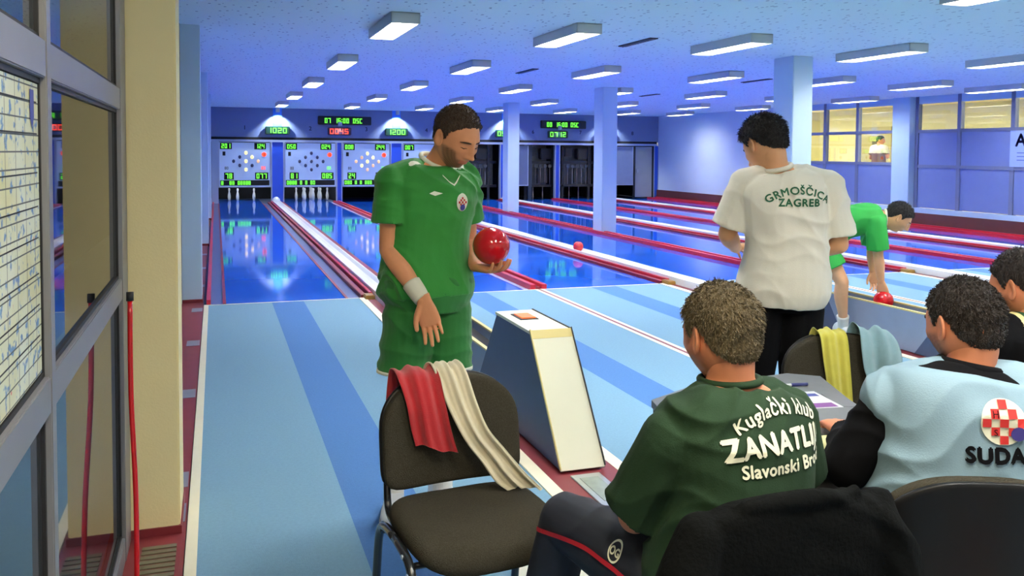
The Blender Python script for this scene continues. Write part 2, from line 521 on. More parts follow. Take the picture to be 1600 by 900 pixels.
# ------------------------------------------------------------------ approaches and lanes
def carpet_piece(name, x0, x1, y0, y1, m, parent):
    return box(name, x0, x1, y0, y1, -0.02, 0.0, m, parent)
edges = [(-0.08, XC[0]-0.26)]
for k in range(4):
    edges.append((XC[k]+0.24, (XM[k]-0.055) if k < 3 else 14.2))
    if k < 3:
        edges.append((XM[k]+0.055, XC[k+1]-0.26))
SIDE = ['leftmost', 'second', 'third', 'fourth', 'fifth', 'sixth', 'seventh', 'rightmost']
centre = []
for i, (a, b) in enumerate(edges):
    c = (a+b)/2 + (0.0 if i else 0.02)
    centre.append(c)
    t = thing('approach', 'light blue carpeted approach with a darker stripe, %s lane from the left wall' % SIDE[i], 'approach', (c, 5, 0), group='carpeted approaches')
    carpet_piece('carpet', a, c-0.16, -3.0, FOUL-0.03, M_carpet, t)
    carpet_piece('carpet', c+0.16, b, -3.0, FOUL-0.03, M_carpet, t)
    carpet_piece('carpet_stripe', c-0.16, c+0.16, -3.0, FOUL-0.03, M_stripe, t)
    box('foul_line', a, b, FOUL-0.03, FOUL, -0.02, 0.001, M_line, t)
    # lane
    t = thing('bowling_lane', 'glossy blue bowling lane, %s from the left wall' % SIDE[i], 'lane', (c, 18, 0), group='blue bowling lanes')
    la = a if (i == 0 or i % 2) else a+0.05
    lb = b if (i == 7 or not i % 2) else b-0.05
    b0 = lb
    if i == 0:
        la, lb = 0.09, 1.30
        box('gutter', -0.06, 0.06, FOUL, YB, -0.03, -0.012, M_gutter, t)
        box('gutter', 1.33, 1.46, FOUL, YB, -0.03, -0.012, M_gutter, t)
        box('edge_strip', 0.06, 0.09, FOUL, YB, -0.03, 0.006, M_dred, t)
        box('edge_strip', 1.30, 1.33, FOUL, YB, -0.03, 0.006, M_dred, t)
        box('side_board', -0.10, -0.06, FOUL, YB, -0.03, 0.05, M_red, t)
    elif i == 1:
        lb = b0-0.07
        box('gutter', b0-0.07, b0, FOUL, YB, -0.03, -0.006, mat('pale_gutter', srgb(176, 186, 222), 0.3), t)
    elif i == 7:
        box('side_board', b, b+0.06, FOUL, YB, -0.03, 0.06, M_red, t)
    y = FOUL
    seg = (YB+2.4-FOUL)/6
    for s in range(6):
        box('lane_plate', la, lb, y+0.0015, y+seg-0.0015, -0.03, 0.0, M_lane, t)
        y += seg
# white border on the left
tag(box('border_line', -0.124, -0.08, -3.0, FOUL, -0.02, 0.002, M_line), 'white painted border line along the left edge of the carpet', 'line')

# boards and lines between the pairs
for k, x in enumerate(XM):
    lab = ['nearest', 'middle', 'farthest'][k]
    t = thing('divider_boards', 'double red divider boards between two lanes, %s of the three from the bowler' % lab, 'divider', (x, 18, 0), group='red divider boards')
    box('board', x-0.10, x-0.035, FOUL, YB, -0.03, 0.055, M_red, t, bev=0.004)
    box('board', x+0.035, x+0.10, FOUL, YB, -0.03, 0.055, M_red, t, bev=0.004)
    box('board', x-0.03, x+0.03, FOUL, YB, -0.03, 0.02, M_dred, t)
    for s in range(5):
        yy = FOUL+2.0+s*3.4
        box('joint_plate', x-0.02, x+0.02, yy, yy+0.25, 0.02, 0.026, M_metal, t)
    t2 = thing('divider_line', 'white and red line on the carpet leading to divider boards, %s of the three' % lab, 'line', (x, 5, 0), group='lines between approaches')
    box('white_line', x-0.055, x-0.014, -3.0, FOUL, -0.02, 0.002, M_line, t2)
    box('red_line', x-0.014, x+0.014, -3.0, FOUL, -0.02, 0.003, M_dred, t2)
    box('white_line', x+0.014, x+0.055, -3.0, FOUL, -0.02, 0.002, M_line, t2)

# ball returns
for k, x in enumerate(XC):
    where = ['beside the bowler with the red ball', 'next to the bending man', 'third from the left wall', 'farthest from the left wall'][k]
    t = thing('ball_return_channel', 'white ball return channel between red boards, %s' % where, 'ball return', (x, 18, 0), group='ball return channels')
    for s in (-1, 1):
        V, F = boxvf(x+s*0.115-0.02+s*0.015, x+s*0.115+0.02+s*0.015, FOUL, YB, -0.03, 0.055, 0.004)
        mk('red_board', V, F, M_red, t)
        V, F = boxvf(x+s*0.205-0.03, x+s*0.205+0.03, FOUL, YB, -0.03, 0.03, 0.004)
        mk('outer_board', V, F, M_dred, t)
    ch = []
    prof = [(-0.105, 0.085), (-0.085, 0.085), (-0.05, 0.055), (0, 0.045), (0.05, 0.055), (0.085, 0.085), (0.105, 0.085), (0.105, -0.02), (-0.105, -0.02)]
    y0 = 6.75
    V = [(x+a, y0, b) for a, b in prof]+[(x+a, YB, b) for a, b in prof]
    n = len(prof)
    F = [[i, n+i, n+(i+1) % n, (i+1) % n] for i in range(n)]+[list(range(n)), list(range(n, 2*n))[::-1]]
    mk('channel', V, F, M_white, t)
    V, F = lathe([(0.0, 0), (0.10, 0.0), (0.12, 0.05), (0.10, 0.12), (0.05, 0.17), (0.0, 0.18)], (x, YB-0.25, 0.02), 14)
    mk('return_mouth', V, F, M_white, t, smooth=True)
    for s in (-1, 1):
        box('end_bracket', x+s*0.16-0.05, x+s*0.16+0.05, FOUL-0.16, FOUL+0.02, -0.01, 0.045, M_brass, t, bev=0.008)
    # return terminal
    t = thing('return_terminal', ['navy and cream ball return terminal with an orange button in the foreground', 'ball return terminal with grey tray holding a red ball by the bending man', 'ball return terminal of the third lane pair', 'ball return terminal of the fourth lane pair'][k], 'ball return', (x, 5, 0), group='ball return terminals')
    a, b = x-0.12, x+0.115
    # trapezoid body
    P = [(3.85, 0.012), (5.35, 0.012), (4.89, 0.60), (4.30, 0.60)]
    xprism('body', P, a+0.006, b-0.006, M_navy, t)
    def slab(nm, p, q, th, m, xa, xb):
        d = unit((q[0]-p[0], q[1]-p[1])); nn = (-d[1], d[0])
        xprism(nm, [p, q, (q[0]-nn[0]*-th, q[1]-nn[1]*-th), (p[0]-nn[0]*-th, p[1]-nn[1]*-th)], xa, xb, m, t)
    slab('front_panel', (3.85, 0.012), (4.27, 0.575), 0.012, M_creamlam, a, b)
    slab('front_trim', (4.27, 0.575), (4.30, 0.615), 0.013, M_edge, a, b)
    box('top_panel', a, b, 4.29, 4.90, 0.60, 0.616, M_creamlam, t)
    for s in (a-0.004, b-0.002):
        slab('edge_trim', (3.85, 0.02), (4.30, 0.62), 0.016, M_edge if s == a-0.004 else M_black, s, s+0.006)
    box('black_edge', b-0.002, b+0.006, 4.30, 4.90, 0.60, 0.622, M_black, t)
    fr_ = box('button_frame', x-0.065, x+0.045, 4.60, 4.78, 0.616, 0.620, M_black, t)
    box('button', x-0.05, x+0.035, 4.62, 4.76, 0.620, 0.626, M_orange, fr_)
    # tray and ramp
    xprism('tray_side', [(5.30, 0.012), (6.20, 0.012), (6.42, 0.33), (5.06, 0.33)], a+0.01, a+0.03, M_greyblue, t)
    xprism('tray_side', [(5.30, 0.012), (6.20, 0.012), (6.42, 0.33), (5.06, 0.33)], b-0.03, b-0.01, M_greyblue, t)
    xprism('tray_bed', [(5.12, 0.22), (6.42, 0.24), (6.42, 0.28), (5.08, 0.26)], a+0.03, b-0.03, M_black, t)
    xprism('tray_edge', [(5.06, 0.33), (6.42, 0.33), (6.42, 0.342), (5.06, 0.342)], a+0.008, a+0.034, M_edge, t)
    xprism('tray_edge', [(5.06, 0.33), (6.42, 0.33), (6.42, 0.342), (5.06, 0.342)], b-0.034, b-0.008, M_edge, t)
    xprism('ramp', [(6.20, 0.012), (6.95, 0.012), (6.95, 0.10), (6.42, 0.33)], a+0.012, b-0.012, M_navy, t)
    # floor zone around it
    t = thing('return_floor', 'maroon floor strip with white borders under the ball return, %s' % ['in the foreground', 'by the bending man', 'third from the left wall', 'farthest from the left wall'][k], 'floor strip', (x, 5, 0), group='maroon return strips')
    box('maroon_strip', x-0.19, x+0.17, -3.0, FOUL-0.03, -0.02, 0.004, M_maroon, t)
    box('white_border', x-0.26, x-0.19, -3.0, FOUL-0.03, -0.02, 0.006, M_line, t)
    box('white_border', x+0.17, x+0.24, -3.0, FOUL-0.03, -0.02, 0.006, M_line, t)
    pl = box('floor_plate', x-0.09, x+0.065, 3.42, 3.80, 0.004, 0.010, M_metal, t, bev=0.002)
    box('plate_inset', x-0.06, x+0.035, 3.47, 3.75, 0.010, 0.012, mat('worn_plate', srgb(150, 160, 150), 0.45, 0.3, var=0.3, vscale=25), pl)

# red balls
def ball(name, c, r, label):
    V, F = sphere(c, r, 40, 28)
    o = mk(name, V, F, M_ball, None, smooth=True)
    return tag(o, label, 'ball', 'red bowling balls')
ball('bowling_ball', (5.29, 12.25, 0.125), 0.08, 'small red bowling ball rolling back in the white return channel')
ball('bowling_ball', (XC[1]-0.02, 5.80, 0.352), 0.08, 'red bowling ball in the tray under the bending man\'s hand')

# ------------------------------------------------------------------ pin decks
struct(box('wall_facade', -0.33, XW, YB, YB+0.12, 1.95, CZ, M_facade))
fac = bpy.data.objects['wall_facade']
struct(box('trim_shadow_slot', -0.33, XW-0.06, YB-0.02, YB, 1.90, 1.975, M_pit))  # black strip painted in as the shadow slot above the silver rail
struct(box('trim_7', -0.33, XW-0.06, YB-0.05, YB+0.10, 1.83, 1.90, M_facsilver))
XS = []      # posts between lanes: wide blue at returns, narrow at dividers
for k in range(4):
    XS.append((XC[k]+0.06, 0.19, True))
    if k < 3: XS.append((XM[k]+0.09, 0.09, False))
    else: XS.append((XW-0.08, 0.10, False))
struct(box('trim_8', -0.12, 0.07, YB-0.02, YB+0.10, 0, 1.83, M_facsilver))
for i, (x, hw, wide) in enumerate(XS):
    t = thing('deck_post', '%s post between two pin decks, %s from the left wall' % ('wide blue' if wide else 'narrow silver', ORD[i]), 'post', (x, YB, 0), group='posts between pin decks')
    box('blue_strip', x-hw+0.03, x+hw-0.03, YB-0.02, YB+0.1, 0, 1.83, M_facblue, t)
    box('silver_edge', x-hw, x-hw+0.03, YB-0.05, YB+0.1, 0, 1.83, M_facsilver, t)
    box('silver_edge', x+hw-0.03, x+hw, YB-0.05, YB+0.1, 0, 1.83, M_facsilver, t)
    box('pit_divider', x-0.03, x+0.03, YB+0.1, YB+2.88, -0.01, 1.9, M_pit, t)
    if wide:
        box('upper_strip', x-0.13, x+0.13, YB-0.012, YB-0.001, 2.05, CZ, mat('light_blue_strip', srgb(70, 140, 240), 0.4), t)
decks = []
prev = 0.07
for i, (x, hw, wide) in enumerate(XS):
    decks.append((prev, x-hw)); prev = x+hw
struct(box('trim_2', -0.1, XW, YB+2.9, YB+2.95, -0.02, CZ, M_pit))

SEG = {'0': 'abcdef', '1': 'bc', '2': 'abged', '3': 'abgcd', '4': 'fgbc', '5': 'afgcd', '6': 'afgedc', '7': 'abc', '8': 'abcdefg', '9': 'abcdfg', 'C': 'afed', ' ': '', '-': 'g'}
def digits(txt, x0, z0, h, y, w=None):
    """seven segment figures in the plane y, facing the bowler"""
    w = w or h*0.52; th = h*0.15
    parts = []
    for ch in txt:
        if ch == ':':
            for zz in (0.3, 0.7):
                parts.append(boxvf(x0, x0+th, y-0.004, y, z0+h*zz-th/2, z0+h*zz+th/2))
            x0 += th*2.0; continue
        R = {'a': (0, w, h-th, h), 'd': (0, w, 0, th), 'g': (0, w, h/2-th/2, h/2+th/2), 'f': (0, th, h/2, h), 'b': (w-th, w, h/2, h), 'e': (0, th, 0, h/2), 'c': (w-th, w, 0, h/2)}
        for s in SEG.get(ch, ''):
            a, b, c, d = R[s]
            parts.append(boxvf(x0+a, x0+b, y-0.004, y, z0+c, z0+d))
        x0 += w*1.35
    return join(parts)

PIN_P = [(0.0, 0.002), (0.032, 0.0), (0.036, 0.03), (0.050, 0.10), (0.051, 0.15), (0.040, 0.22), (0.026, 0.275), (0.024, 0.30), (0.034, 0.34), (0.034, 0.37), (0.022, 0.395), (0.0, 0.40)]
PV, PF = lathe([(r*0.95, z) for r, z in PIN_P], (0, 0, 0), 16)
pin_mesh = None
def pin(x, y, label):
    global pin_mesh
    if pin_mesh is None:
        o = mk('ninepin', PV, PF, M_pin, None, smooth=True); pin_mesh = o.data
    else:
        o = bpy.data.objects.new('ninepin', pin_mesh); COL.objects.link(o)
    o.location = (x, y, 0.0)
    return tag(o, label, 'pin', 'ninepins')
PINS = {-2: [0], -1: [-1, 1], 0: [-2, 0, 2], 1: [-1, 1], 2: [0]}
DROW = {-2: 'front', -1: 'second-row', 0: 'middle-row', 1: 'fourth-row', 2: 'rearmost'}
CNAME = {-2: 'far left', -1: 'left', 0: 'centre', 1: 'right', 2: 'far right'}
for (cx, cols, deck) in ((0.88, (-2, -1, 1), 'leftmost'), (2.92, (-2, -1, 0, 1, 2), 'second')):
    for cc in cols:
        for rr in PINS[cc]:
            if deck == 'leftmost' and rr == 1: continue
            pin(cx+cc*0.245, YB+1.5+rr*0.245, 'white ninepin, %s of its set, %s, on the %s lane' % (CNAME[cc], DROW[rr], deck))

for k in (0, 1):
    a, b = decks[k]
    t = thing('pin_deck_lamp', 'tube lamp hidden above the pins of the %s pin deck' % SIDE[k], 'lamp', ((a+b)/2, YB+0.8, 1.2), group='pin deck lamps')
    box('bracket', a+0.05, b+0.16, YB+0.60, YB+0.70, 1.22, 1.26, M_facsilver, t)
    tube('tube', [(a+0.15, YB+0.65, 1.19), (b-0.15, YB+0.65, 1.19)], 0.02, mat('deck_tube_glow', (1, 1, 1), 0.5, emit=(0.95, 1.0, 1.0), estr=60.0), t)

def board(i, a, b, vals, lit, red):
    """score display panel hanging over a pin deck"""
    c = (a+b)/2
    nm = SIDE[i]
    t = thing('score_display', 'grey score display with green figures and pin lamps over the %s pin deck' % nm, 'display', (c, YB, 0.5), group='score displays')
    y = YB-0.01
    box('panel', a+0.02, b-0.02, y, y+0.05, 0.50, 1.81, M_screen, t)
    for nmx, (x0, x1, z0, z1) in {'frame_side': (a, a+0.03, 0.48, 1.83), 'frame_side.b': (b-0.03, b, 0.48, 1.83), 'frame_rail': (a, b, 0.475, 0.505)}.items():
        box(nmx.split('.')[0], x0, x1, y-0.015, y+0.05, z0, z1, M_facsilver, t)
    yy = y-0.006
    W = b-a
    pos = [(a+0.09, 1.64, 0.13, vals[0]), (b-0.44, 1.64, 0.13, vals[1]), (a+0.20, 0.74, 0.15, vals[2]), (b-0.42, 0.74, 0.15, vals[3])]
    for (x0, z0, h, s) in pos:
        f = box('figure_backing', x0-0.04, x0+len(s)*h*0.7+0.02, y-0.004, y-0.001, z0-0.03, z0+h+0.03, M_pit, t)
        V, F = digits(s, x0, z0, h, yy)
        mk('green_figures', V, F, M_ledg, f)
    f = box('figure_backing', a+0.05, b-0.05, y-0.004, y-0.001, 0.53, 0.69, M_pit, t)
    V, F = digits(vals[4], a+0.08, 0.555, 0.11, yy)
    mk('green_figures', V, F, M_ledg, f)
    # nine pin lamps in a diamond
    n = 0
    for cc in (-2, -1, 0, 1, 2):
        for rr in PINS[cc]:
            x = c+0.03+cc*0.175; z = 1.255+rr*0.125
            V, F = lathe([(0.0, 0), (0.045, 0), (0.032, 0.02), (0, 0.024)], (0, 0, 0), 10)
            V = [(x+vx, y-vz-0.001, z+vy*1.25) for vx, vy, vz in V]
            mk('pin_lamp', V, F, {0: M_ledoff, 1: M_ledy, 2: M_ledo}[lit[n]], t)
            n += 1
    V, F = lathe([(0.0, 0), (0.07, 0), (0.06, 0.01), (0, 0.012)], (0, 0, 0), 14)
    mk('red_lamp', [(b-0.20+vx, y-vz-0.001, 1.46+vy) for vx, vy, vz in V], F, M_ledr, t)
    V, F = digits('8', b-0.215, 1.42, 0.08, y-0.014)
    mk('lamp_figure', V, F, M_pit, t)
    box('small_window', a+0.12, a+0.20, y-0.004, y-0.001, 1.42, 1.54, M_pit, t)
    V, F = digits('80', a+0.18, 1.01, 0.08, yy)
    mk('dark_figures', V, F, M_ledoff, t)
    V, F = digits(red, b-0.28, 1.01, 0.09, yy)
    mk('small_figures', V, F, M_ledr if i == 0 else M_ledg, t)
board(0, *decks[0], ('201', '124', '78', '077', '8  88 08888'), [0, 0, 0, 1, 1, 1, 0, 1, 2], '80')
board(1, *decks[1], ('050', '024', '81', '085', '0888 8 8 80'), [0]*9, '05')
board(2, *decks[2], ('008', '244', '24', '072', '080 8 8 888'), [2, 1, 2, 2, 1, 1, 2, 1, 2], '24')
board(3, *decks[3], ('007', '118', '70', '054', '80 88 80 88'), [2]*9, '10')

# open pin machines of the other decks
M_mach = mat('dark_machine', (0.02, 0.022, 0.02), 0.5, var=0.3)
M_machg = mat('dull_machine_grey', srgb(116, 116, 104), 0.6, var=0.25, vscale=6)
def machine(i, a, b):
    c = (a+b)/2
    t = thing('pin_machine', 'open dark pin setting machine over the %s pin deck' % SIDE[i], 'machine', (c, YB+0.5, 0), group='open pin machines')
    box('backing_panel', a, b, YB+0.75, YB+0.80, 0.42, 1.83, M_machg, t)
    box('motor_box', c-0.45, c-0.15, YB+0.30, YB+0.62, 1.45, 1.76, M_mach, t, bev=0.03)
    box('control_box', c+0.05, c+0.55, YB+0.35, YB+0.65, 1.35, 1.72, M_mach, t, bev=0.03)
    box('cross_beam', a, b, YB+0.35, YB+0.50, 1.20, 1.29, M_mach, t)
    box('cross_beam', a, b, YB+0.30, YB+0.42, 0.42, 0.50, M_mach, t)
    for s, x in enumerate((c-0.55, c+0.42)):
        box('upright', x, x+0.08, YB+0.3, YB+0.4, 0.0, 1.8, M_mach, t)
    for s in range(5):
        x = c-0.34+s*0.17
        V, F = lathe([(0.02, -0.02), (0.06, -0.02), (0.06, 0.02), (0.02, 0.02)], (0, 0, 0), 14)
        mk('pulley', [(x+vx, YB+0.28+vz, 1.12+vy) for vx, vy, vz in V], F, M_machg, t)
        tube('cord', [(x, YB+0.28, 1.08), (x, YB+0.28, 0.5)], 0.008, M_wire, t, n=6)
    for s in range(3):
        x = a+0.25+s*0.35
        V, F = lathe(PIN_P, (x, YB+0.6, 0.0), 12)
        mk('guide_rod', [((vx-x)*0.45+x, (vy-YB-0.6)*0.45+YB+0.6, vz*1.05) for vx, vy, vz in V], F, M_wire, t)
    box('drive_plate', c-0.1, c+0.25, YB+0.28, YB+0.34, 0.55, 1.05, M_mach, t)
    return t
machine(4, *decks[4])
machine(6, *decks[6])
a, b = decks[5]
machine(5, a+0.76, b-0.01)
def cover(label, x0, x1, z0, z1, m):
    t = thing('cover_panel', label, 'panel', ((x0+x1)/2, YB, z0))
    box('sheet', x0, x1, YB-0.01, YB+0.03, z0, z1, m, t)
    box('lower_edge', x0, x1, YB-0.03, YB+0.03, z0-0.03, z0, M_facsilver, t)
    box('side_edge', x1-0.03, x1, YB-0.02, YB+0.03, z0, z1, M_facsilver, t)
    return t
cover('dark blue grey cover sheet beside the farthest column, over a pin deck', a, a+0.62, 0.50, 1.80, mat('cover_blue_grey', srgb(96, 108, 136), 0.5, var=0.08))
struct(box('trim_9', a+0.62, a+0.75, YB, YB+0.1, 0.0, 1.83, mat('dark_teal_post', srgb(30, 46, 62), 0.5)))
a, b = decks[7]
cover('grey cover sheet over the rightmost pin deck beside the pale door', a, a+0.86, 0.50, 1.80, mat('cover_grey', srgb(128, 142, 172), 0.5, var=0.1))
t = thing('service_door', 'pale grey narrow door at the right end of the pin decks', 'door', (b-0.3, YB, 0))
box('leaf', a+0.93, b-0.06, YB-0.01, YB+0.03, 0.06, 1.80, mat('door_grey', srgb(158, 164, 164), 0.5, var=0.12, vscale=3), t)
box('jamb', a+0.86, a+0.93, YB-0.04, YB+0.05, 0.0, 1.83, M_black, t)
box('jamb', b-0.06, b, YB-0.04, YB+0.05, 0.0, 1.83, M_black, t)
box('door_handle', a+1.0, a+1.03, YB-0.05, YB-0.01, 0.9, 1.02, M_metal, t)

# led counters and number marks above the decks, with their spot lamps
cnt = ['1020', '0045', '1200', '0180', '0905', '0712', '0330', '0000']
for i, (x, hw, wide) in enumerate(XS[:-1]):
    t = thing('led_counter', '%s led counter in a dark case, %s from the left above the pin decks' % ('red' if i == 1 else 'green', ORD[i]), 'display', (x, YB, 2.0), group='led counters')
    red = (i == 1)
    box('case', x-0.36, x+0.36, YB-0.09, YB-0.012, 2.06, 2.30, mat('dark_green_case', srgb(20, 60, 48), 0.4) if not red else mat('dark_red_case', srgb(70, 40, 60), 0.4), t, bev=0.02)
    V, F = digits(cnt[i], x-0.29, 2.10, 0.16, YB-0.092, w=0.11)
    mk('figures', V, F, M_ledr if red else M_ledg, t)
    # spot lamp
    s = thing('spot_lamp', 'small spot lamp under the ceiling over the %s led counter from the left' % ORD[i], 'lamp', (x, YB-0.2, CZ), group='facade spot lamps')
    zl = CZ if i not in (1, 5) else 2.40
    V, F = lathe([(0.0, 0), (0.06, 0), (0.06, 0.12), (0.0, 0.12)], (x, YB-0.22, zl-(0.13 if zl == CZ else 0.06)), 14)
    mk('housing', V, F, M_lampbody, s)
    zb = zl-0.06 if zl == CZ else zl+0.02
    box('bracket', x-0.02, x+0.02, YB-0.20, YB-0.0, zb, zb+0.03, M_lampbody, s)
    ld = bpy.data.lights.new('spot_light', 'SPOT')
    ld.energy = 150 if i not in (1, 5) else 9; ld.color = (0.80, 0.90, 1.0); ld.spot_size = math.radians(115); ld.spot_blend = 0.5; ld.shadow_soft_size = 0.04
    lo = bpy.data.objects.new('spot_light', ld); COL.objects.link(lo)
    lo.location = (x, YB-0.22, zl-(0.15 if zl == CZ else 0.09))
    lo.rotation_euler = (math.radians(16), 0, 0)
for i, (x0, txt) in enumerate(((2.95, '07 16:00 05C'), (10.2, '00 16:00 05C'))):
    t = thing('led_board', 'wide black board with green led text, %s' % ('above the red counter' if i == 0 else 'above the counter between the two far columns'), 'display', (x0+0.8, YB, 2.5), group='led boards')
    box('case', x0, x0+1.62, YB-0.10, YB-0.012, 2.38, 2.64, M_black, t, bev=0.015)
    V, F = digits(txt, x0+0.2, 2.43, 0.15, YB-0.102, w=0.075)
    mk('figures', V, F, M_ledg, t)
# lane numbers
def textvf(s, size, bold=0.0, spacing=1.0):
    cu = bpy.data.curves.new('t', 'FONT')
    cu.body = s; cu.size = size; cu.space_character = spacing
    cu.align_x = 'CENTER'; cu.resolution_u = 3
    o = bpy.data.objects.new('t', cu); COL.objects.link(o)
    me = bpy.data.meshes.new_from_object(o.evaluated_get(bpy.context.evaluated_depsgraph_get()))
    bm = bmesh.new(); bm.from_mesh(me)
    bmesh.ops.remove_doubles(bm, verts=bm.verts[:], dist=1e-5)
    bmesh.ops.triangulate(bm, faces=bm.faces[:])
    for _ in range(4):
        es = [e for e in bm.edges if e.calc_length() > max(size*0.11, 0.004)]
        if es: bmesh.ops.subdivide_edges(bm, edges=es, cuts=1)
        bmesh.ops.triangulate(bm, faces=bm.faces[:])
    bm.verts.index_update()
    V = np.array([v.co[:2] for v in bm.verts]); F = [[v.index for v in f.verts] for f in bm.faces]
    bm.free(); bpy.data.objects.remove(o); bpy.data.curves.remove(cu); bpy.data.meshes.remove(me)
    if bold > 0:      # heavier strokes: the figures laid over themselves, shifted a little
        sh = [(0, 0), (bold, 0), (-bold, 0), (0, bold), (0, -bold)]
        n = len(V)
        F = [[i+k*n for i in f] for k in range(5) for f in F]
        V = np.concatenate([V+np.array(q) for q in sh])
    return V, F
for i, (a, b) in enumerate(decks):
    V, F = textvf(str(i+1), 0.17, 0.004)
    c = (a+b)/2
    o = mk('lane_number', [(c+vx, YB-0.004, 2.2+vy) for vx, vy in V], F, mat('number_navy', srgb(28, 34, 66), 0.5), fac)

# ------------------------------------------------------------------ right wall
struct(box('wall_right', XW, XW+0.12, 20.9, YB, -0.02, CZ, mat('right_wall_paint', srgb(196, 212, 232), 0.7, var=0.04, vscale=2)))
struct(box('baseboard_right', XW-0.05, XW+0.02, -3.0, YB, -0.02, 0.31, mat('dark_brown_skirting', srgb(84, 40, 44), 0.6, var=0.15)))
bbr = bpy.data.objects['baseboard_right']
box('red_rail', XW-0.10, XW-0.05, -3.0, YB, -0.02, 0.07, M_red, bbr)
box('pale_ledge', XW-0.03, XW+0.02, -3.0, 20.9, 0.31, 0.42, M_wall, bbr)
M_frame = mat('grey_blue_frame', srgb(104, 114, 146), 0.5)
M_panel = mat('blue_wall_panel', srgb(108, 124, 178), 0.45, var=0.06, vscale=5)
def right_section(name, ys, zs, glazed):
    w = thing(name, None, None, (XW, ys[0], 0), kind='structure')
    for y in ys:
        box('frame_post', XW-0.02, XW+0.08, y-0.045, y+0.045, 0.31, CZ, M_frame, w)
    for z in zs[1:-1]:
        for a, b in zip(ys[:-1], ys[1:]):
            box('frame_rail', XW-0.015, XW+0.075, a+0.045, b-0.045, z-0.035, z+0.035, M_frame, w)
    for a, b in zip(ys[:-1], ys[1:]):
        for j, (z0, z1) in enumerate(zip(zs[:-1], zs[1:])):
            if j in glazed:
                box('pane', XW+0.03, XW+0.036, a+0.04, b-0.04, z0+0.03, z1-0.03, M_glass, w)
            else:
                box('panel', XW+0.005, XW+0.05, a+0.01, b-0.01, z0+0.01, z1-0.01, M_panel, w)
    box('top_rail', XW-0.015, XW+0.075, ys[0], ys[-1], zs[-1], CZ, M_wall, w)
    return w
right_section('window_3', [15.78, 16.99, 18.16, 19.35, 20.86], [0.42, 1.37, 2.10, 2.70], (1, 2))
right_section('window_4', [8.7, 10.0, 11.35, 12.70, 13.98, 15.12], [0.42, 1.33, 2.09, 2.69], (2,))
# poster beside the frame edge
t = thing('wall_poster', 'pale blue notice with dark capital letters on the right wall panels', 'poster', (XW-0.02, 12.5, 1.7))
box('sheet', XW-0.03, XW-0.022, 11.50, 12.74, 1.36, 2.06, mat('notice_blue', srgb(150, 172, 224), 0.5), t)
V, F = textvf('AL', 0.34, 0.012)
mk('heading', [(XW-0.032, 12.42-vx, 1.76+vy) for vx, vy in V], F, mat('notice_ink', srgb(34, 44, 110), 0.5), t)
for s in range(3):
    box('text_line', XW-0.032, XW-0.0302, 11.85, 12.58, 1.62-s*0.07, 1.64-s*0.07, mat('notice_ink2', srgb(90, 110, 180), 0.5), t)

# lit corridor behind the right windows
M_corr = mat('corridor_yellow', srgb(232, 224, 176), 0.8, var=0.05)
struct(box('wall_corridor', 17.4, 17.5, 8.0, 22.0, 0.3, CZ, M_corr))
struct(box('trim_3', XW+0.12, 17.5, 8.0, 22.0, 0.30, 0.40, mat('corridor_floor', srgb(150, 140, 120), 0.7)))
struct(box('trim_4', XW+0.10, 17.5, 8.0, 22.0, CZ, CZ+0.1, M_corr))
struct(box('trim_5', XW+0.12, 17.5, 21.9, 22.0, 0.4, CZ, M_corr))
t = thing('door', 'pale panelled door on the corridor wall behind the right windows', 'door', (17.4, 19.6, 0.4))
box('leaf', 17.35, 17.395, 18.9, 20.1, 0.42, 2.35, mat('corridor_door', srgb(196, 186, 132), 0.6), t)
box('door_plate', 17.34, 17.36, 19.4, 19.6, 1.85, 1.95, mat('door_plate_grey', srgb(110, 106, 90), 0.6), t)
for k, y in enumerate((9.8, 12.6, 15.6, 18.6, 20.8)):
    t = thing('corridor_lamp', 'bright ceiling lamp in the corridor behind the right windows, %s from the near end' % ORD[k], 'lamp', (15.5, y, CZ), group='corridor lamps')
    box('housing', 15.35, 15.65, y-0.6, y+0.6, CZ-0.06, CZ, M_lampbody, t)
    box('diffuser', 15.37, 15.63, y-0.58, y+0.58, CZ-0.075, CZ-0.06, mat('corridor_glow', (1, 1, 1), 0.5, emit=(1.0, 0.90, 0.62), estr=72.0), t)

# ------------------------------------------------------------------ ceiling lights
LX = [1.66, 3.5, 5.5, 7.6, 9.72, 11.75, 13.55]
LY = [1.0, 4.75, 8.5, 12.15, 15.9, 19.8, 23.6]
LZ = CZ-0.10
def lamp(x, y, label):
    t = thing('ceiling_light', label, 'ceiling light', (x, y, CZ), group='louvred ceiling lights')
    w, l = 0.135, 0.62
    V, F = join([boxvf(x-w, x-w+0.012, y-l, y+l, LZ, CZ), boxvf(x+w-0.012, x+w, y-l, y+l, LZ, CZ), boxvf(x-w, x+w, y-l, y-l+0.012, LZ, CZ), boxvf(x-w, x+w, y+l-0.012, y+l, LZ, CZ), boxvf(x-w, x+w, y-l, y+l, CZ-0.012, CZ)])
    mk('housing', V, F, M_lampbody, t)
    mk('tube_tray', *boxvf(x-w+0.03, x+w-0.03, y-l+0.03, y+l-0.03, LZ+0.045, LZ+0.055), M_lamp, t)
    parts = [boxvf(x-0.004, x+0.004, y-l+0.012, y+l-0.012, LZ, LZ+0.035)]
    for k in range(15):
        yy = y-l+0.05+k*(2*l-0.1)/14
        parts.append(boxvf(x-w+0.012, x+w-0.012, yy-0.002, yy+0.002, LZ, LZ+0.035))
    V, F = join(parts)
    mk('louvre', V, F, M_louvre, t)
    return t
t = thing('pillar_fill_light', 'unseen warm fill light added under the ceiling for the cream pillar', 'ceiling light', (0.35, 0.7, CZ))  # unseen lamp, added to brighten the cream pillar
box('housing', 0.2, 0.5, 0.1, 1.3, CZ-0.07, CZ, M_lampbody, t)
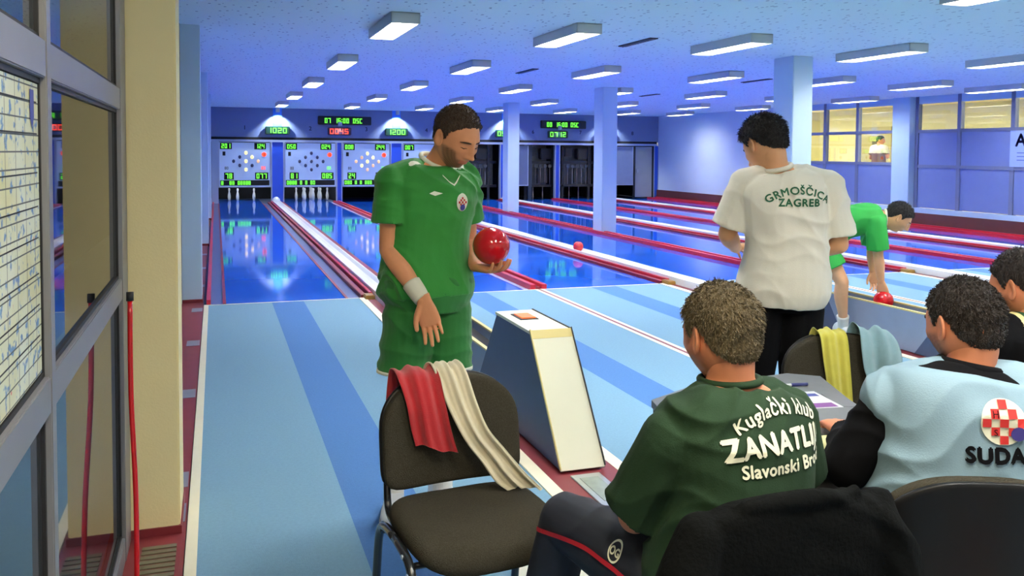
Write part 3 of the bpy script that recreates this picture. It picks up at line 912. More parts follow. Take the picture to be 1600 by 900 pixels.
box('diffuser', 0.22, 0.48, 0.12, 1.28, CZ-0.08, CZ-0.07, mat('pillar_fill_glow', (1, 1, 1), 0.5, emit=(1.0, 0.86, 0.60), estr=36.0), t)
proto = None
for j, y in enumerate(LY):
    for i, x in enumerate(LX):
        if j == 0 and i > 3: continue
        lab = 'louvred ceiling light, %s from the left in the %s row counted from the viewer' % (ORD[i], ORD[j])
        if proto is None:
            proto = lamp(x, y, lab)
        else:
            dup(proto, (x, y, CZ), label=lab)
for k, (x, y) in enumerate(((4.6, 9.0), (4.62, 12.8), (8.9, 12.9), (9.0, 17.0))):
    t = thing('ceiling_vent', 'narrow dark slot vent in the ceiling, %s from the viewer' % ORD[k], 'vent', (x, y, CZ), group='ceiling vents')
    box('slot', x-0.05, x+0.05, y-0.4, y+0.4, CZ-0.012, CZ, M_black, t)
    box('blade', x-0.006, x+0.006, y-0.39, y+0.39, CZ-0.02, CZ-0.012, M_alu, t)
# ------------------------------------------------------------------ people
SKIN = {}
def skin_mats(k, col, stub):
    if k not in SKIN:
        SKIN[k] = [mat('skin_'+k, col, 0.5, var=0.07, vscale=30, spec=0.35, bump=0.05, bscale=300),
                   mat('stubble_'+k, stub, 0.6, var=0.2, vscale=120),
                   mat('lips_'+k, (col[0]*0.8, col[1]*0.55, col[2]*0.55), 0.45),
                   mat('eye_white', srgb(225, 220, 210), 0.25), mat('eye_dark', (0.02, 0.015, 0.01), 0.2)]
        m = SKIN[k][0]
        nt = m.node_tree
        b = nt.nodes['Principled BSDF']
        src = b.inputs['Base Color'].links[0].from_socket
        a = nt.nodes.new('ShaderNodeAttribute'); a.attribute_name = 'stubble'
        mx = nt.nodes.new('ShaderNodeMix'); mx.data_type = 'RGBA'
        nt.links.new(a.outputs['Fac'], mx.inputs['Factor']); nt.links.new(src, mx.inputs['A'])
        mx.inputs['B'].default_value = (*stub, 1)
        nt.links.new(mx.outputs['Result'], b.inputs['Base Color'])
    return SKIN[k]

def sm(x):
    x = np.clip(x, 0, 1)
    return x*x*(3-2*x)

HL_A = np.radians([0, 25, 45, 62, 76, 90, 104, 125, 150, 180])
def head_shape(scale=1.0, nu=112, nv=84, hairline=None, beard=True, closed=False):
    """head in its own axes: +y face, +z up, +x the person's right ... returns verts, faces, mats, hair mask, normals"""
    V, F = sphere((0, 0, 0), 1.0, nu, nv)
    d = V.copy()
    # slightly boxy skull
    p = np.sign(d)*np.abs(d)**0.92
    p = p/np.linalg.norm(p, axis=1)[:, None]*(0.5+0.5*np.linalg.norm(p, axis=1)[:, None])
    P = p*np.array([0.077, 0.099, 0.118])
    x, y, z = P.T.copy()
    low = sm((-0.015-z)/0.095)
    x = x*(1-0.34*low*(0.55+0.45*sm((y+0.02)/0.08)))
    y = np.where(y < 0, y*(1-0.50*sm((-0.035-z)/0.08)), y)
    up = sm((z-0.02)/0.1)
    y = y-0.012*up*sm((y+0.02)/0.08)          # forehead leans back
    y = y-0.008*sm((z+0.02)/0.06)*sm(-y/0.05)     # fuller occiput
    x = x*(1+0.05*sm((z)/0.05)*sm(-(y-0.02)/0.06))
    front = sm((y-0.02)/0.045)
    def g(cx, cz, sx, sz): return np.exp(-((x-cx)/sx)**2-((z-cz)/sz)**2)*front
    y = y+0.0045*(g(0.026, 0.026, 0.020, 0.008)+g(-0.026, 0.026, 0.020, 0.008))
    y = y-0.0100*(g(0.032, 0.006, 0.015, 0.011)+g(-0.032, 0.006, 0.015, 0.011))
    y = y+0.0050*(g(0.046, -0.022, 0.018, 0.014)+g(-0.046, -0.022, 0.018, 0.014))
    # eyelids
    y = y+0.0060*(g(0.032, 0.006, 0.012, 0.007)+g(-0.032, 0.006, 0.012, 0.007))
    # nose
    tz = np.clip((0.020-z)/0.056, 0, 1)
    nh = (0.008+0.025*tz**1.2)*np.where(z < -0.036, np.exp(-((z+0.036)/0.007)**2), 1)*np.where(z > 0.020, np.exp(-((z-0.020)/0.012)**2), 1)
    sg = 0.0075+0.0065*tz**2
    y = y+nh*np.exp(-(x/sg)**2)*front
    y = y+0.009*(g(0.0125, -0.034, 0.006, 0.0075)+g(-0.0125, -0.034, 0.006, 0.0075))
    # mouth and chin
    y = y+0.0055*g(0, -0.063, 0.024, 0.016)
    y = y+0.0035*g(0, -0.0585, 0.020, 0.0045)+0.0045*g(0, -0.0700, 0.018, 0.0055)-0.0045*g(0, -0.0642, 0.023, 0.0022)
    y = y-0.004*g(0, -0.080, 0.02, 0.006)
    y = y+0.008*g(0, -0.100, 0.022, 0.014)
    P = np.stack([x, y, z], 1)
    ang = np.abs(np.arctan2(x, y))
    hl = hairline or [0.066, 0.064, 0.052, 0.036, -0.006, 0.022, 0.018, -0.028, -0.052, -0.060]
    line = np.interp(ang, HL_A, hl)
    hm = sm((z-line)/0.012+0.5)
    # materials per face
    mids = np.zeros(len(F), int)
    C = np.array([P[f].mean(0) for f in F])
    lip = (C[:, 1] > 0.06) & (np.abs(C[:, 0]) < 0.023) & (C[:, 2] < -0.0545) & (C[:, 2] > -0.0755)
    rj = np.random.default_rng(1).normal(0, 0.010, len(C))
    jaw = (C[:, 2]+rj < -0.050+0.03*np.abs(C[:, 0])/0.06) & (C[:, 1]+rj > 0.012) & ~((np.abs(C[:, 0]) > 0.012) & (C[:, 2] > -0.046) & (np.abs(C[:, 0]) < 0.03))
    mids[lip] = 2
    parts, mi = [(P*scale, F)], [mids]
    fr_i = np.where(P[:, 1] > 0.03)[0]
    def skin_y(px, pz):
        return P[fr_i[np.argmin((P[fr_i, 0]-px)**2+(P[fr_i, 2]-pz)**2)], 1]
    # ears
    for s in (-1, 1):
        eV, eF = sphere((0, 0, 0), 1.0, 20, 16)
        ex = eV.copy()
        rad = np.hypot(ex[:, 1], ex[:, 2])
        E = np.stack([ex[:, 0]*0.008+0.004*rad**2, ex[:, 1]*0.0185, ex[:, 2]*0.033*(1+0.12*ex[:, 2])], 1)
        E[:, 0] -= 0.007*np.exp(-((E[:, 1]-0.002)/0.009)**2-((E[:, 2]-0.002)/0.016)**2)*(ex[:, 0] > 0)
        E[:, 1] -= 0.15*E[:, 2]
        a = 0.38
        X = E[:, 0]*math.cos(a)+(-E[:, 1])*math.sin(a); Y = E[:, 0]*math.sin(a)+E[:, 1]*math.cos(a)
        E[:, 0], E[:, 1] = X, Y
        E = E+np.array([0.079, -0.008, -0.008])
        E[:, 0] *= s
        parts.append((E*scale, [f[::-1] for f in eF] if s < 0 else eF)); mi.append(np.zeros(len(eF), int))
    for s in (-1, 1):
        if closed:
            lp = [(s*(0.021+0.0055*k), 0.0865-0.0012*(k-1.5)**2, -0.0005-0.0012*(2-abs(k-2))) for k in range(5)]
            lp = [(a, skin_y(a, c)+0.0004, c) for a, _, c in lp]
            parts.append(limb(np.array(lp)*scale, [0.001, 0.0018, 0.0022, 0.0018, 0.001], 8, 3)); mi.append(np.full(len(parts[-1][1]), 5)); continue
        eV, eF = sphere((s*0.032, 0.0750, 0.0030), 0.0120, 14, 10)
        c = np.array([eV[f].mean(0) for f in eF])
        parts.append((eV*scale, eF)); mi.append(np.where((c[:, 1] > 0.0855) & (np.hypot(c[:, 0]-s*0.032, c[:, 2]+0.001) < 0.0065), 4, 3))
    # brows
    for s in (-1, 1):
        bp = [(s*(0.014+0.012*k), 0.0885-0.0028*k*k*0.7, 0.0225+0.0022*k-0.0011*k*k) for k in range(4)]
        bp = [(a, skin_y(a, c)+0.0006, c) for a, _, c in bp]
        parts.append(limb(np.array(bp)*scale, [0.0026, 0.0040, 0.0036, 0.0016], 8, 3)); mi.append(np.full(len(parts[-1][1]), 5))
    V2, F2 = join(parts)
    bl = -0.047+0.036*sm((np.abs(x)-0.032)/0.03)
    bw = sm((bl-z)/0.016)*sm((y-0.002)/0.022)*(1-0.85*np.exp(-(x/0.020)**4-((z+0.065)/0.011)**4))*(0.75+0.25*np.sin(x*900)*np.sin(z*1100))
    bw = np.concatenate([bw, np.zeros(len(V2)-len(bw))])*(1.0 if beard else 0.0)
    return V2, F2, np.concatenate(mi), (P*scale, F, hm), bw

def head_matrix(c, fwd, up=(0, 0, 1)):
    y = unit(fwd); x = unit(np.cross(y, up)); z = np.cross(x, y)
    M = np.eye(4); M[:3, 0], M[:3, 1], M[:3, 2], M[:3, 3] = x, y, z, c
    return M
def xf(M, V):
    return np.asarray(V) @ M[:3, :3].T + M[:3, 3]

def vnormals(V, F):
    N = np.zeros_like(V)
    for f in F:
        a, b, c = V[f[0]], V[f[1]], V[f[2]]
        n = np.cross(b-a, c-a)
        for i in f: N[i] += n
    return N/(np.linalg.norm(N, axis=1)[:, None]+1e-12)

def make_hair(M, base, thick, color, parent, n=2600, length=0.02, comb=(0, -0.6, -0.5), crown=0.0, seed=1, top=1.0):
    P, F, hm = base
    N = vnormals(P, F)
    keep = [f for f in F if hm[f].min() > 0.02]
    idx = sorted({i for f in keep for i in f}); mp = {i: k for k, i in enumerate(idx)}
    t = thick*(0.35+0.65*sm((P[:, 2]+0.02)/0.10)*top)*hm
    wob = 0.0018*(np.sin(P[:, 0]*310+np.sin(P[:, 1]*190)*2)+np.sin(P[:, 1]*270+P[:, 2]*160))
    Q = P+N*(t+wob*hm+0.0006)[:, None]
    m = mat('hair_'+str([int(c*1000) for c in color]), color, 0.55, var=0.45, vscale=60, bump=0.9, bscale=160, stretch=(1.6, 1.6, 0.35))
    cap = (Q[idx], [[mp[i] for i in f] for f in keep])
    # short strands
    rng = np.random.default_rng(seed)
    kc = np.array([[Q[f[0]], Q[f[1]], Q[f[2]]] for f in keep]); kn = np.array([N[f[0]] for f in keep]); kh = np.array([hm[f].mean() for f in keep])
    ar = np.linalg.norm(np.cross(kc[:, 1]-kc[:, 0], kc[:, 2]-kc[:, 0]), axis=1)
    ch = rng.choice(len(keep), n, p=ar/ar.sum())
    w = rng.random((n, 2)); w[w.sum(1) > 1] = 1-w[w.sum(1) > 1]
    B = kc[ch, 0]+w[:, :1]*(kc[ch, 1]-kc[ch, 0])+w[:, 1:]*(kc[ch, 2]-kc[ch, 0])
    nn = kn[ch]
    d = nn*0.55+np.array(comb)+rng.normal(0, 0.25, (n, 3))
    d = d-nn*np.minimum(0, (d*nn).sum(1))[:, None]+nn*0.12
    d /= np.linalg.norm(d, axis=1)[:, None]
    L = length*(0.6+0.6*rng.random(n))*(0.4+0.6*kh[ch])*(0.45+0.55*sm((B[:, 2]+0.03)/0.09))
    side = np.cross(d, nn+rng.normal(0, 0.3, (n, 3))); side /= np.linalg.norm(side, axis=1)[:, None]
    wd = 0.0011
    tip = B+d*L[:, None]-nn*(L*0.15)[:, None]
    mid = B+d*(L*0.5)[:, None]+nn*(L*0.05)[:, None]
    SV = np.stack([B-side*wd, B+side*wd, mid+side*wd, mid-side*wd, tip], 1).reshape(-1, 3)
    SF = []
    for k in range(n):
        o = 5*k
        SF += [[o, o+1, o+2, o+3], [o+3, o+2, o+4]]
    V, F2 = join([cap, (SV, SF)])
    return mk('hair', xf(M, V), F2, m, parent, smooth=True)

def hand_parts(w, fdir, back, side, curl=0.35, thumb_in=0.0, spread=0.05, scale=1.0, per=None):
    """w wrist, fdir finger direction, back = normal out of the back of the hand, side = +1 if the thumb is on fdir x back"""
    y = unit(fdir); z = unit(np.asarray(back)-y*np.dot(back, y)); x = np.cross(y, z)*side
    w = np.asarray(w, float)
    S = scale
    def L(a, b, c): return w+(x*a+y*b+z*c)*S
    parts = []
    rings = [(L(0, -0.03, 0), x*0.027*S, z*0.021*S), (L(0, 0.0, 0), x*0.030*S, z*0.019*S), (L(0.002, 0.035, 0), x*0.040*S, z*0.017*S), (L(0.001, 0.075, 0), x*0.043*S, z*0.0135*S), (L(0, 0.095, -0.001), x*0.040*S, z*0.010*S)]
    parts.append(loft(rings, 20, 4, 2.5))
    fl = [0.074, 0.083, 0.077, 0.060]; fx = [0.031, 0.0105, -0.0105, -0.030]; fy = [0.088, 0.094, 0.090, 0.080]
    for k in range(4):
        c = (per[k] if per else curl)
        p = L(fx[k], fy[k], 0.0)
        a = 0.0
        sp = spread*(1.5-k)
        pts = [L(fx[k]*0.9, fy[k]-0.03, 0), p]
        for j, seg in enumerate((0.45, 0.30, 0.25)):
            a += c*(0.8, 1.1, 0.7)[j]
            dd = (y*math.cos(a)-z*math.sin(a))*math.cos(sp)+x*math.sin(sp)
            p = p+dd*fl[k]*seg*S
            pts.append(p)
        r0 = (0.0092, 0.0096, 0.0090, 0.0080)[k]*S
        parts.append(limb(pts, [r0, r0, r0*0.95, r0*0.86, r0*0.72], 12, 3))
    pts = [L(0.018, 0.012, -0.004), L(0.040, 0.040, -0.012-0.01*thumb_in), L(0.052-0.02*thumb_in, 0.068, -0.020-0.02*thumb_in), L(0.055-0.035*thumb_in, 0.092, -0.028-0.028*thumb_in)]
    parts.append(limb(pts, [0.015*S, 0.0125*S, 0.0105*S, 0.0085*S], 12, 3))
    return parts

TORSO = [(-0.08, 0.135, 0.105), (0.0, 0.165, 0.120), (0.14, 0.178, 0.128), (0.34, 0.165, 0.118), (0.54, 0.165, 0.115), (0.74, 0.180, 0.122), (0.88, 0.172, 0.105), (0.97, 0.115, 0.080), (1.03, 0.070, 0.064)]
def torso(J, infl=0.0, t0=-0.08, t1=1.03, sw=1.0, sd=1.0, extra=None, flare=0.0):
    C = spline([J['pelvis'], J.get('mid', (np.asarray(J['pelvis'])+np.asarray(J['neck']))/2), J['neck']], 20)
    tt = np.linspace(0, 1, len(C))
    r0, r1 = unit(J.get('hright', J['right'])), unit(J['right'])
    rings = []
    ts = [t for t, _, _ in TORSO if t0 < t < t1]
    for t in [t0]+ts+[t1]:
        w = np.interp(t, [a for a, _, _ in TORSO], [b for _, b, _ in TORSO])*sw
        dd = np.interp(t, [a for a, _, _ in TORSO], [b for _, _, b in TORSO])*sd
        k = np.clip(t, 0, 1)
        c = np.array([np.interp(k, tt, C[:, q]) for q in range(3)])
        e = 0.02
        ta = np.array([np.interp(np.clip(k+e, 0, 1), tt, C[:, q])-np.interp(np.clip(k-e, 0, 1), tt, C[:, q]) for q in range(3)])
        up = unit(ta)
        if t < 0: c = c+up*t*np.linalg.norm(np.asarray(J['neck'])-np.asarray(J['pelvis']))
        if t > 1: c = c+up*(t-1)*np.linalg.norm(np.asarray(J['neck'])-np.asarray(J['pelvis']))
        r = unit(r0*(1-k)+r1*k); r = unit(r-up*np.dot(r, up)); f = np.cross(up, r)
        fl = flare*max(0, 0.5-t)
        if extra: c = c+f*np.interp(t, [a for a, b in extra], [b for a, b in extra])
        rings.append((c, r*(w+infl+fl), f*(dd+infl+fl)))
    return loft(rings, 32, 5, 2.35)

def folds(V, N, amp, ks, seed=0, base=0.0):
    rng = np.random.default_rng(seed)
    ph = rng.random(12)*6.28
    warp = np.sin(V @ np.array([9.0, 5, 7])+ph[0])+np.sin(V @ np.array([-6.0, 11, 8])+ph[1])+0.6*np.sin(V @ np.array([17, -13, 11.0])+ph[2])
    env = 0.55+0.45*np.sin(V @ np.array([6.0, -4, 5])+ph[3]+0.8*warp)
    h = np.zeros(len(V))
    for i, (k, a) in enumerate(ks):
        s = np.sin(V @ np.asarray(k, float)+1.5*warp+ph[4+i])
        h += a*(1-np.abs(s)*1.6)
    return V+N*(amp*h*env+base)[:, None]

def shoe(name, ank, toe, parent, m, msole, L=0.28, floor=0.0):
    f = np.array([toe[0], toe[1], 0.0]); f = unit(f); r = np.array([f[1], -f[0], 0])
    a = np.array([ank[0], ank[1], floor])
    st = [(-0.085, 0.030, 0.075), (-0.06, 0.037, 0.105), (0.0, 0.040, 0.105), (0.06, 0.043, 0.075), (0.12, 0.050, 0.056), (0.165, 0.047, 0.046), (0.192, 0.030, 0.034)]
    rings = []
    for s, w, h in st:
        rings.append((a+f*s*L/0.28+np.array([0, 0, 0.02+h/2]), r*w, np.array([0, 0, h/2])))
    V, F = loft(rings, 20, 4, 2.6)
    o = mk(name, V, F, m, parent, smooth=True)
    n = len(st)
    out = [a+f*s*L/0.28+r*(w+0.004) for s, w, h in st]+[a+f*s*L/0.28-r*(w+0.004) for s, w, h in st[::-1]]
    P = [(q[0], q[1]) for q in spline(out+[out[0]], 3)[:-1]]
    prism('sole', P, floor+0.001, floor+0.032, msole, o)
    return o

def person(name, label, J, skin, hair=None, head_scale=1.0, shirt=None, lower=None, socks=None, shoes=None, hands=True, voxel=0.006, sw=1.0, sd=1.0, headopt=None, base=None, group=None):
    J = {k: (np.asarray(v, float) if not isinstance(v, dict) else v) for k, v in J.items()}
    root = thing(name, label, 'person', base if base is not None else (float(J['pelvis'][0]), float(J['pelvis'][1]), 0.0), group=group)
    # --- body
    parts = [torso(J, -0.006, sw=sw*0.97, sd=sd*0.95)]
    hf = unit(J['hfwd'])
    HM = head_matrix(J['head'], hf, J.get('hup', (0, 0, 1)))
    nb = J['neck']-0.02*unit(J['neck']-J['pelvis'])
    nt_ = xf(HM, np.array([[0, -0.028, -0.055]]))[0]
    parts.append(limb([nb, (nb+nt_)/2, nt_], [0.066, 0.058, 0.058], 18, 4))
    for s in 'LR':
        sh, el, wr = J['sh'+s], J['el'+s], J['wr'+s]
        parts.append(limb([nb-np.array([0, 0, 0.02]), (nb*0.45+sh*0.55)-np.array([0, 0, 0.008]), sh], [0.042, 0.046, 0.052], 16, 3))
        parts.append(limb([sh, sh*0.55+el*0.45, el], [0.056, 0.050, 0.041], 18, 3))
        u = unit(wr-el)
        parts.append(limb([el, el*0.68+wr*0.32, el*0.3+wr*0.7, wr], [0.041, 0.044, 0.034, 0.027], 18, 3))
        hp, kn, an = J['hip'+s], J['kn'+s], J['an'+s]
        parts.append(limb([hp, hp*0.6+kn*0.4, kn], [0.085, 0.078, 0.055], 18, 3))
        cb = np.cross(unit(an-kn), J['right']); 
        parts.append(limb([kn, kn*0.68+an*0.32+cb*0.012, kn*0.3+an*0.7, an], [0.054, 0.057, 0.040, 0.036], 18, 3))
        parts.append(sphere(an+np.array([0, 0, -0.02]), (0.04, 0.04, 0.045)))
    bV, bN, bF = remesh(parts, voxel, 5)
    jp = [(bV, bF)]; mids = [np.zeros(len(bF), int)]
    if hands:
        for s in 'LR':
            h = J.get('hand'+s)
            if not h: continue
            hV, hN, hF = remesh(hand_parts(**h), 0.003, 2)
            jp.append((hV, hF)); mids.append(np.zeros(len(hF), int))
    ho = headopt or {}
    h = head_shape(head_scale, hairline=ho.get('hairline'), beard=ho.get('beard', True), closed=ho.get('closed', False))
    jp.append((xf(HM, h[0]), h[1])); mids.append(h[2])
    V, F = join(jp)
    hc = hair['color'] if hair else (0.03, 0.02, 0.015)
    mats = list(skin)+[mat('brow_'+str([int(c*1000) for c in hc]), [c*0.8 for c in hc], 0.7)]
    bo = mk('body', V, F, mats, root, smooth=True, mids=np.concatenate(mids))
    at = bo.data.attributes.new('stubble', 'FLOAT', 'POINT')
    at.data.foreach_set('value', np.concatenate([np.zeros(len(V)-len(h[4])), h[4]]).astype(np.float32))
    if hair:
        hk = dict(hair); hk.pop('color')
        make_hair(HM, h[3], hk.pop('thick', 0.008)*head_scale, hc, root, **hk)
    out = {'root': root, 'HM': HM}
    # --- shirt
    if shirt:
        q = shirt
        infl = q.get('infl', 0.014)
        sp = [torso(J, infl, t0=q.get('t0', 0.0), t1=q.get('t1', 0.985), sw=sw, sd=sd, extra=q.get('extra'), flare=q.get('flare', 0.02))]
        for s in 'LR':
            sh, el, wr = J['sh'+s], J['el'+s], J['wr'+s]
            k = q.get('sleeve', 0.62)
            r0, r1 = q.get('sr', (0.072, 0.072))
            sp.append(limb([nb-np.array([0, 0, 0.02]), (nb*0.45+sh*0.55)+np.array([0, 0, 0.006]), sh], [0.050+infl, 0.056+infl, 0.060+infl], 16, 3))
            if k <= 1:
                e = sh+(el-sh)*k
                sp.append(limb([sh, (sh+e)/2, e], [r0, (r0+r1)/2, r1], 20, 3, ends=False)); sp.append(sphere(sh, r0*0.98))
            else:
                e = el+(wr-el)*(k-1)
                sp.append(limb([sh, (sh+el)/2, el], [r0, (r0+r1)/2, r1*0.92], 20, 3, ends=True))
                sp.append(limb([el, (el+e)/2, e], [r1*0.92, r1*0.82, r1*0.68], 20, 3, ends=False))
        V, N, F = remesh(sp, q.get('voxel', 0.006), q.get('smooth', 6))
        if q.get('folds'):
            V = folds(V, N, q.get('amp', 0.004), q['folds'], q.get('seed', 1))
        mids = None
        mm = q['mat']
        if q.get('paint'):
            C = np.array([V[f].mean(0) for f in F])
            mids = q['paint'](C, J); mm = [q['mat']]+q['paint_mats']
        so = mk(q.get('name', 'shirt'), V, F, mm, root, smooth=True, mids=mids)
        out['shirt'] = so; out['shirtVF'] = (V, F)
        if q.get('collar'):
            cm, cr, cz = q['collar'][:3]; drop = q['collar'][3] if len(q['collar']) > 3 else 0.0
            up = unit(unit(nt_-nb)+unit(J['neck']-J.get('mid', J['pelvis'])))
            c0 = nb+up*cz; r = unit(J['right']-up*np.dot(J['right'], up)); f = np.cross(up, r)
            pts = [c0+r*math.cos(a)*cr[0]+f*(math.sin(a)*cr[1])-up*(drop*max(0, math.sin(a))) for a in np.linspace(0, 2*np.pi, 33)]
            V, F = tubevf(pts, cr[2], 10)
            mk('collar', V, F, cm, so, smooth=True)
    # --- trousers or shorts
    if lower:
        q = lower
        li = q.get('infl', 0.012)
        lp = [torso(J, li, t0=-0.10, t1=q.get('t1', 0.2), sw=sw, sd=sd)]
        for s in 'LR':
            hp, kn, an = J['hip'+s], J['kn'+s], J['an'+s]
            k = q.get('leg', 0.55)
            r0, r1, r2 = q.get('lr', (0.105, 0.10, 0.08))
            if k <= 1:
                e = hp+(kn-hp)*k
                lp.append(limb([hp, (hp+e)/2, e], [r0, (r0+r1)/2, r1], 24, 3, ends=False)); lp.append(sphere(hp, r0*0.98))
            else:
                e = kn+(an-kn)*(k-1)
                lp.append(limb([hp, (hp+kn)/2, kn], [r0, (r0+r1)/2, r1*0.82], 22, 3))
                lp.append(limb([kn, (kn+e)/2, e], [r1*0.82, r2*0.98, r2], 22, 3, ends=False))
        V, N, F = remesh(lp, q.get('voxel', 0.006), 5)
        if q.get('folds'):
            V = folds(V, N, q.get('amp', 0.004), q['folds'], q.get('seed', 3))
        lo = mk(q.get('name', 'trousers'), V, F, q['mat'], root, smooth=True)
        out['lower'] = lo; out['lowerVF'] = (V, F)
        if q.get('hem'):
            for s in 'LR':
                hp, kn = J['hip'+s], J['kn'+s]
                e = hp+(kn-hp)*q['leg']; d = unit(kn-hp)
                V, F = limb([e-d*0.010, e+d*0.004], [q['lr'][1]+0.003]*2, 24, 1, ends=False)
                mk('hem', V, F, q['hem'], lo, smooth=True)
    if socks:
        for s in 'LR':
            kn, an = J['kn'+s], J['an'+s]
            top = an+(kn-an)*socks.get('h', 0.30)
            V, F = limb([an-np.array([0, 0, 0.04]), an, (an+top)/2, top], [0.044, 0.044, 0.046, 0.052], 20, 3, ends=False)
            mk('sock', V, F, socks['mat'], root, smooth=True)
    if shoes:
        for s in 'LR':
            shoe('shoe', J['an'+s], J['toe'+s], root, shoes['mat'], shoes['sole'], floor=float(J['floor']) if 'floor' in J else 0.0)
    return out

def print_on(name, VF, txt, size, O, U, W, Nn, m, parent, bold=0.0, arc=None, spacing=1.0, off=0.003, vsh=0.0):
    """lay lettering on a cloth surface by casting it along -Nn"""
    bv = BVHTree.FromPolygons([tuple(v) for v in VF[0]], VF[1])
    T, F = textvf(txt, size, bold, spacing) if isinstance(txt, str) else txt
    O, U, W, Nn = (np.asarray(a, float) for a in (O, U, W, Nn))
    U, W, Nn = unit(U), unit(W), unit(Nn)
    P = []
    for a, b in T:
        if arc:
            th = a/arc
            a, b = (arc+b)*math.sin(th), (arc+b)*math.cos(th)-arc
        q = O+U*a+W*(b+vsh)
        hit = bv.ray_cast(Vector(q+Nn*0.35), Vector(-Nn), 0.9)
        if hit[0] is None:
            P.append(None)
        else:
            P.append(np.array(hit[0])+Nn*off*0.7+np.array(hit[1])*off*0.5)
    F = [f for f in F if all(P[i] is not None for i in f)]
    P = [p if p is not None else O for p in P]
    return mk(name, P, F, m, parent)
# ------------------------------------------------------------------ furniture
def xfm(M, V):
    A = np.array(M); return np.asarray(V, float) @ A[:3, :3].T + A[:3, 3]

def chair(loc, rz, label):
    """padded stacking visitor chair; local +y is the seat front"""
    t = thing('padded_chair', label, 'chair', (loc[0], loc[1], 0), rz, group='padded visitor chairs')
    M = wm(t)
    def add(name, VF, m, parent=t, smooth=True):
        return mk(name, xfm(M, VF[0]), VF[1], m, parent, smooth=smooth)
    X, Y, Z = np.eye(3)
    rings = []
    for z, s in ((0.425, 0.90), (0.432, 0.975), (0.45, 1.0), (0.465, 0.995), (0.480, 0.95), (0.488, 0.82), (0.491, 0.5)):
        rings.append((Z*z, X*0.238*s, Y*0.218*s))
    V, F = loft(rings, 48, 2, 3.4)
    V[:, 2] -= 0.055*np.clip((V[:, 1]-0.05)/0.17, 0, 1)**2      # waterfall front
    V[:, 2] -= 0.010*np.clip(1-(V[:, 0]/0.2)**2, 0, 1)*(V[:, 2] > 0.47)
    add('seat', (V, F), M_chairfab)
    def backslab(y0, y1, sc, zc=0.675, hw=0.232, hh=0.168, prof=((0, 0.90), (0.15, 0.985), (0.5, 1.0), (0.85, 0.985), (1, 0.90))):
        rings = []
        for q, s in prof:
            rings.append((np.array([0, y0+(y1-y0)*q, zc]), X*hw*sc*s, Z*hh*sc*s))
        V, F = loft(rings, 56, 2, 3.0)
        a_, b_ = np.abs(V[:, 0])/hw+1e-6, np.abs(V[:, 2]-zc)/hh+1e-6
        k_ = np.where(V[:, 2] < zc, (a_**3+b_**3)**(1/3)/(a_**9+b_**9)**(1/9), 1.0)      # squarer lower corners
        V[:, 0] *= k_; V[:, 2] = zc+(V[:, 2]-zc)*k_
        w = 1-0.16*np.clip((V[:, 2]-zc)/hh, 0, 1)**2        # narrower towards the top
        V[:, 0] *= w
        V[:, 1] += 0.45*V[:, 0]**2-0.14*(V[:, 2]-zc)
        return V, F
    add('backrest', backslab(-0.235, -0.185, 1.0), M_chairfab)
    add('back_shell', backslab(-0.252, -0.230, 1.012), M_shell)
    for s in (-1, 1):
        x = s*0.245
        add('leg', tubevf([(x*1.02, 0.235, 0.0), (x, 0.20, 0.22), (x, 0.175, 0.36), (x, 0.13, 0.42), (x, 0.0, 0.435)], 0.0135, 10, 3), M_chairmetal)
        add('leg', tubevf([(x*1.02, -0.255, 0.0), (x, -0.21, 0.22), (x, -0.18, 0.36), (x, -0.13, 0.42), (x, 0.0, 0.435)], 0.0135, 10, 3), M_chairmetal)
        add('back_support', tubevf([(s*0.205, 0.02, 0.415), (s*0.205, -0.15, 0.415), (s*0.205, -0.215, 0.44), (s*0.20, -0.245, 0.52), (s*0.19, -0.262, 0.66)], 0.012, 10, 3), M_chairmetal)
        for (yy, zz) in ((0.16, 0.395), (0.11, 0.428)):
            V, F = sphere((x+s*0.013, yy, zz), (0.004, 0.007, 0.007), 10, 8)
            add('screw', (V, F), M_metal)
    for yy in (0.13, -0.13):
        add('crossbar', tubevf([(-0.245, yy, 0.405), (0.245, yy, 0.405)], 0.010, 8), M_chairmetal)
    return t

chair((0.735, 2.49), math.pi+0.09, 'padded charcoal chair in the foreground draped with red and cream towels')
chair((2.305, 2.63), math.pi-0.33, 'padded charcoal chair behind the table with yellow and pale blue towels')
chair((1.135, 1.735), -0.03, 'chair under the man in the dark green shirt, black jacket on its back')
chair((1.725, 1.685), -0.40, 'black chair under the man in the pale blue vest, bare back shell')
chair((2.63, 2.16), 0.0, 'padded chair under the man at the right edge of the picture')

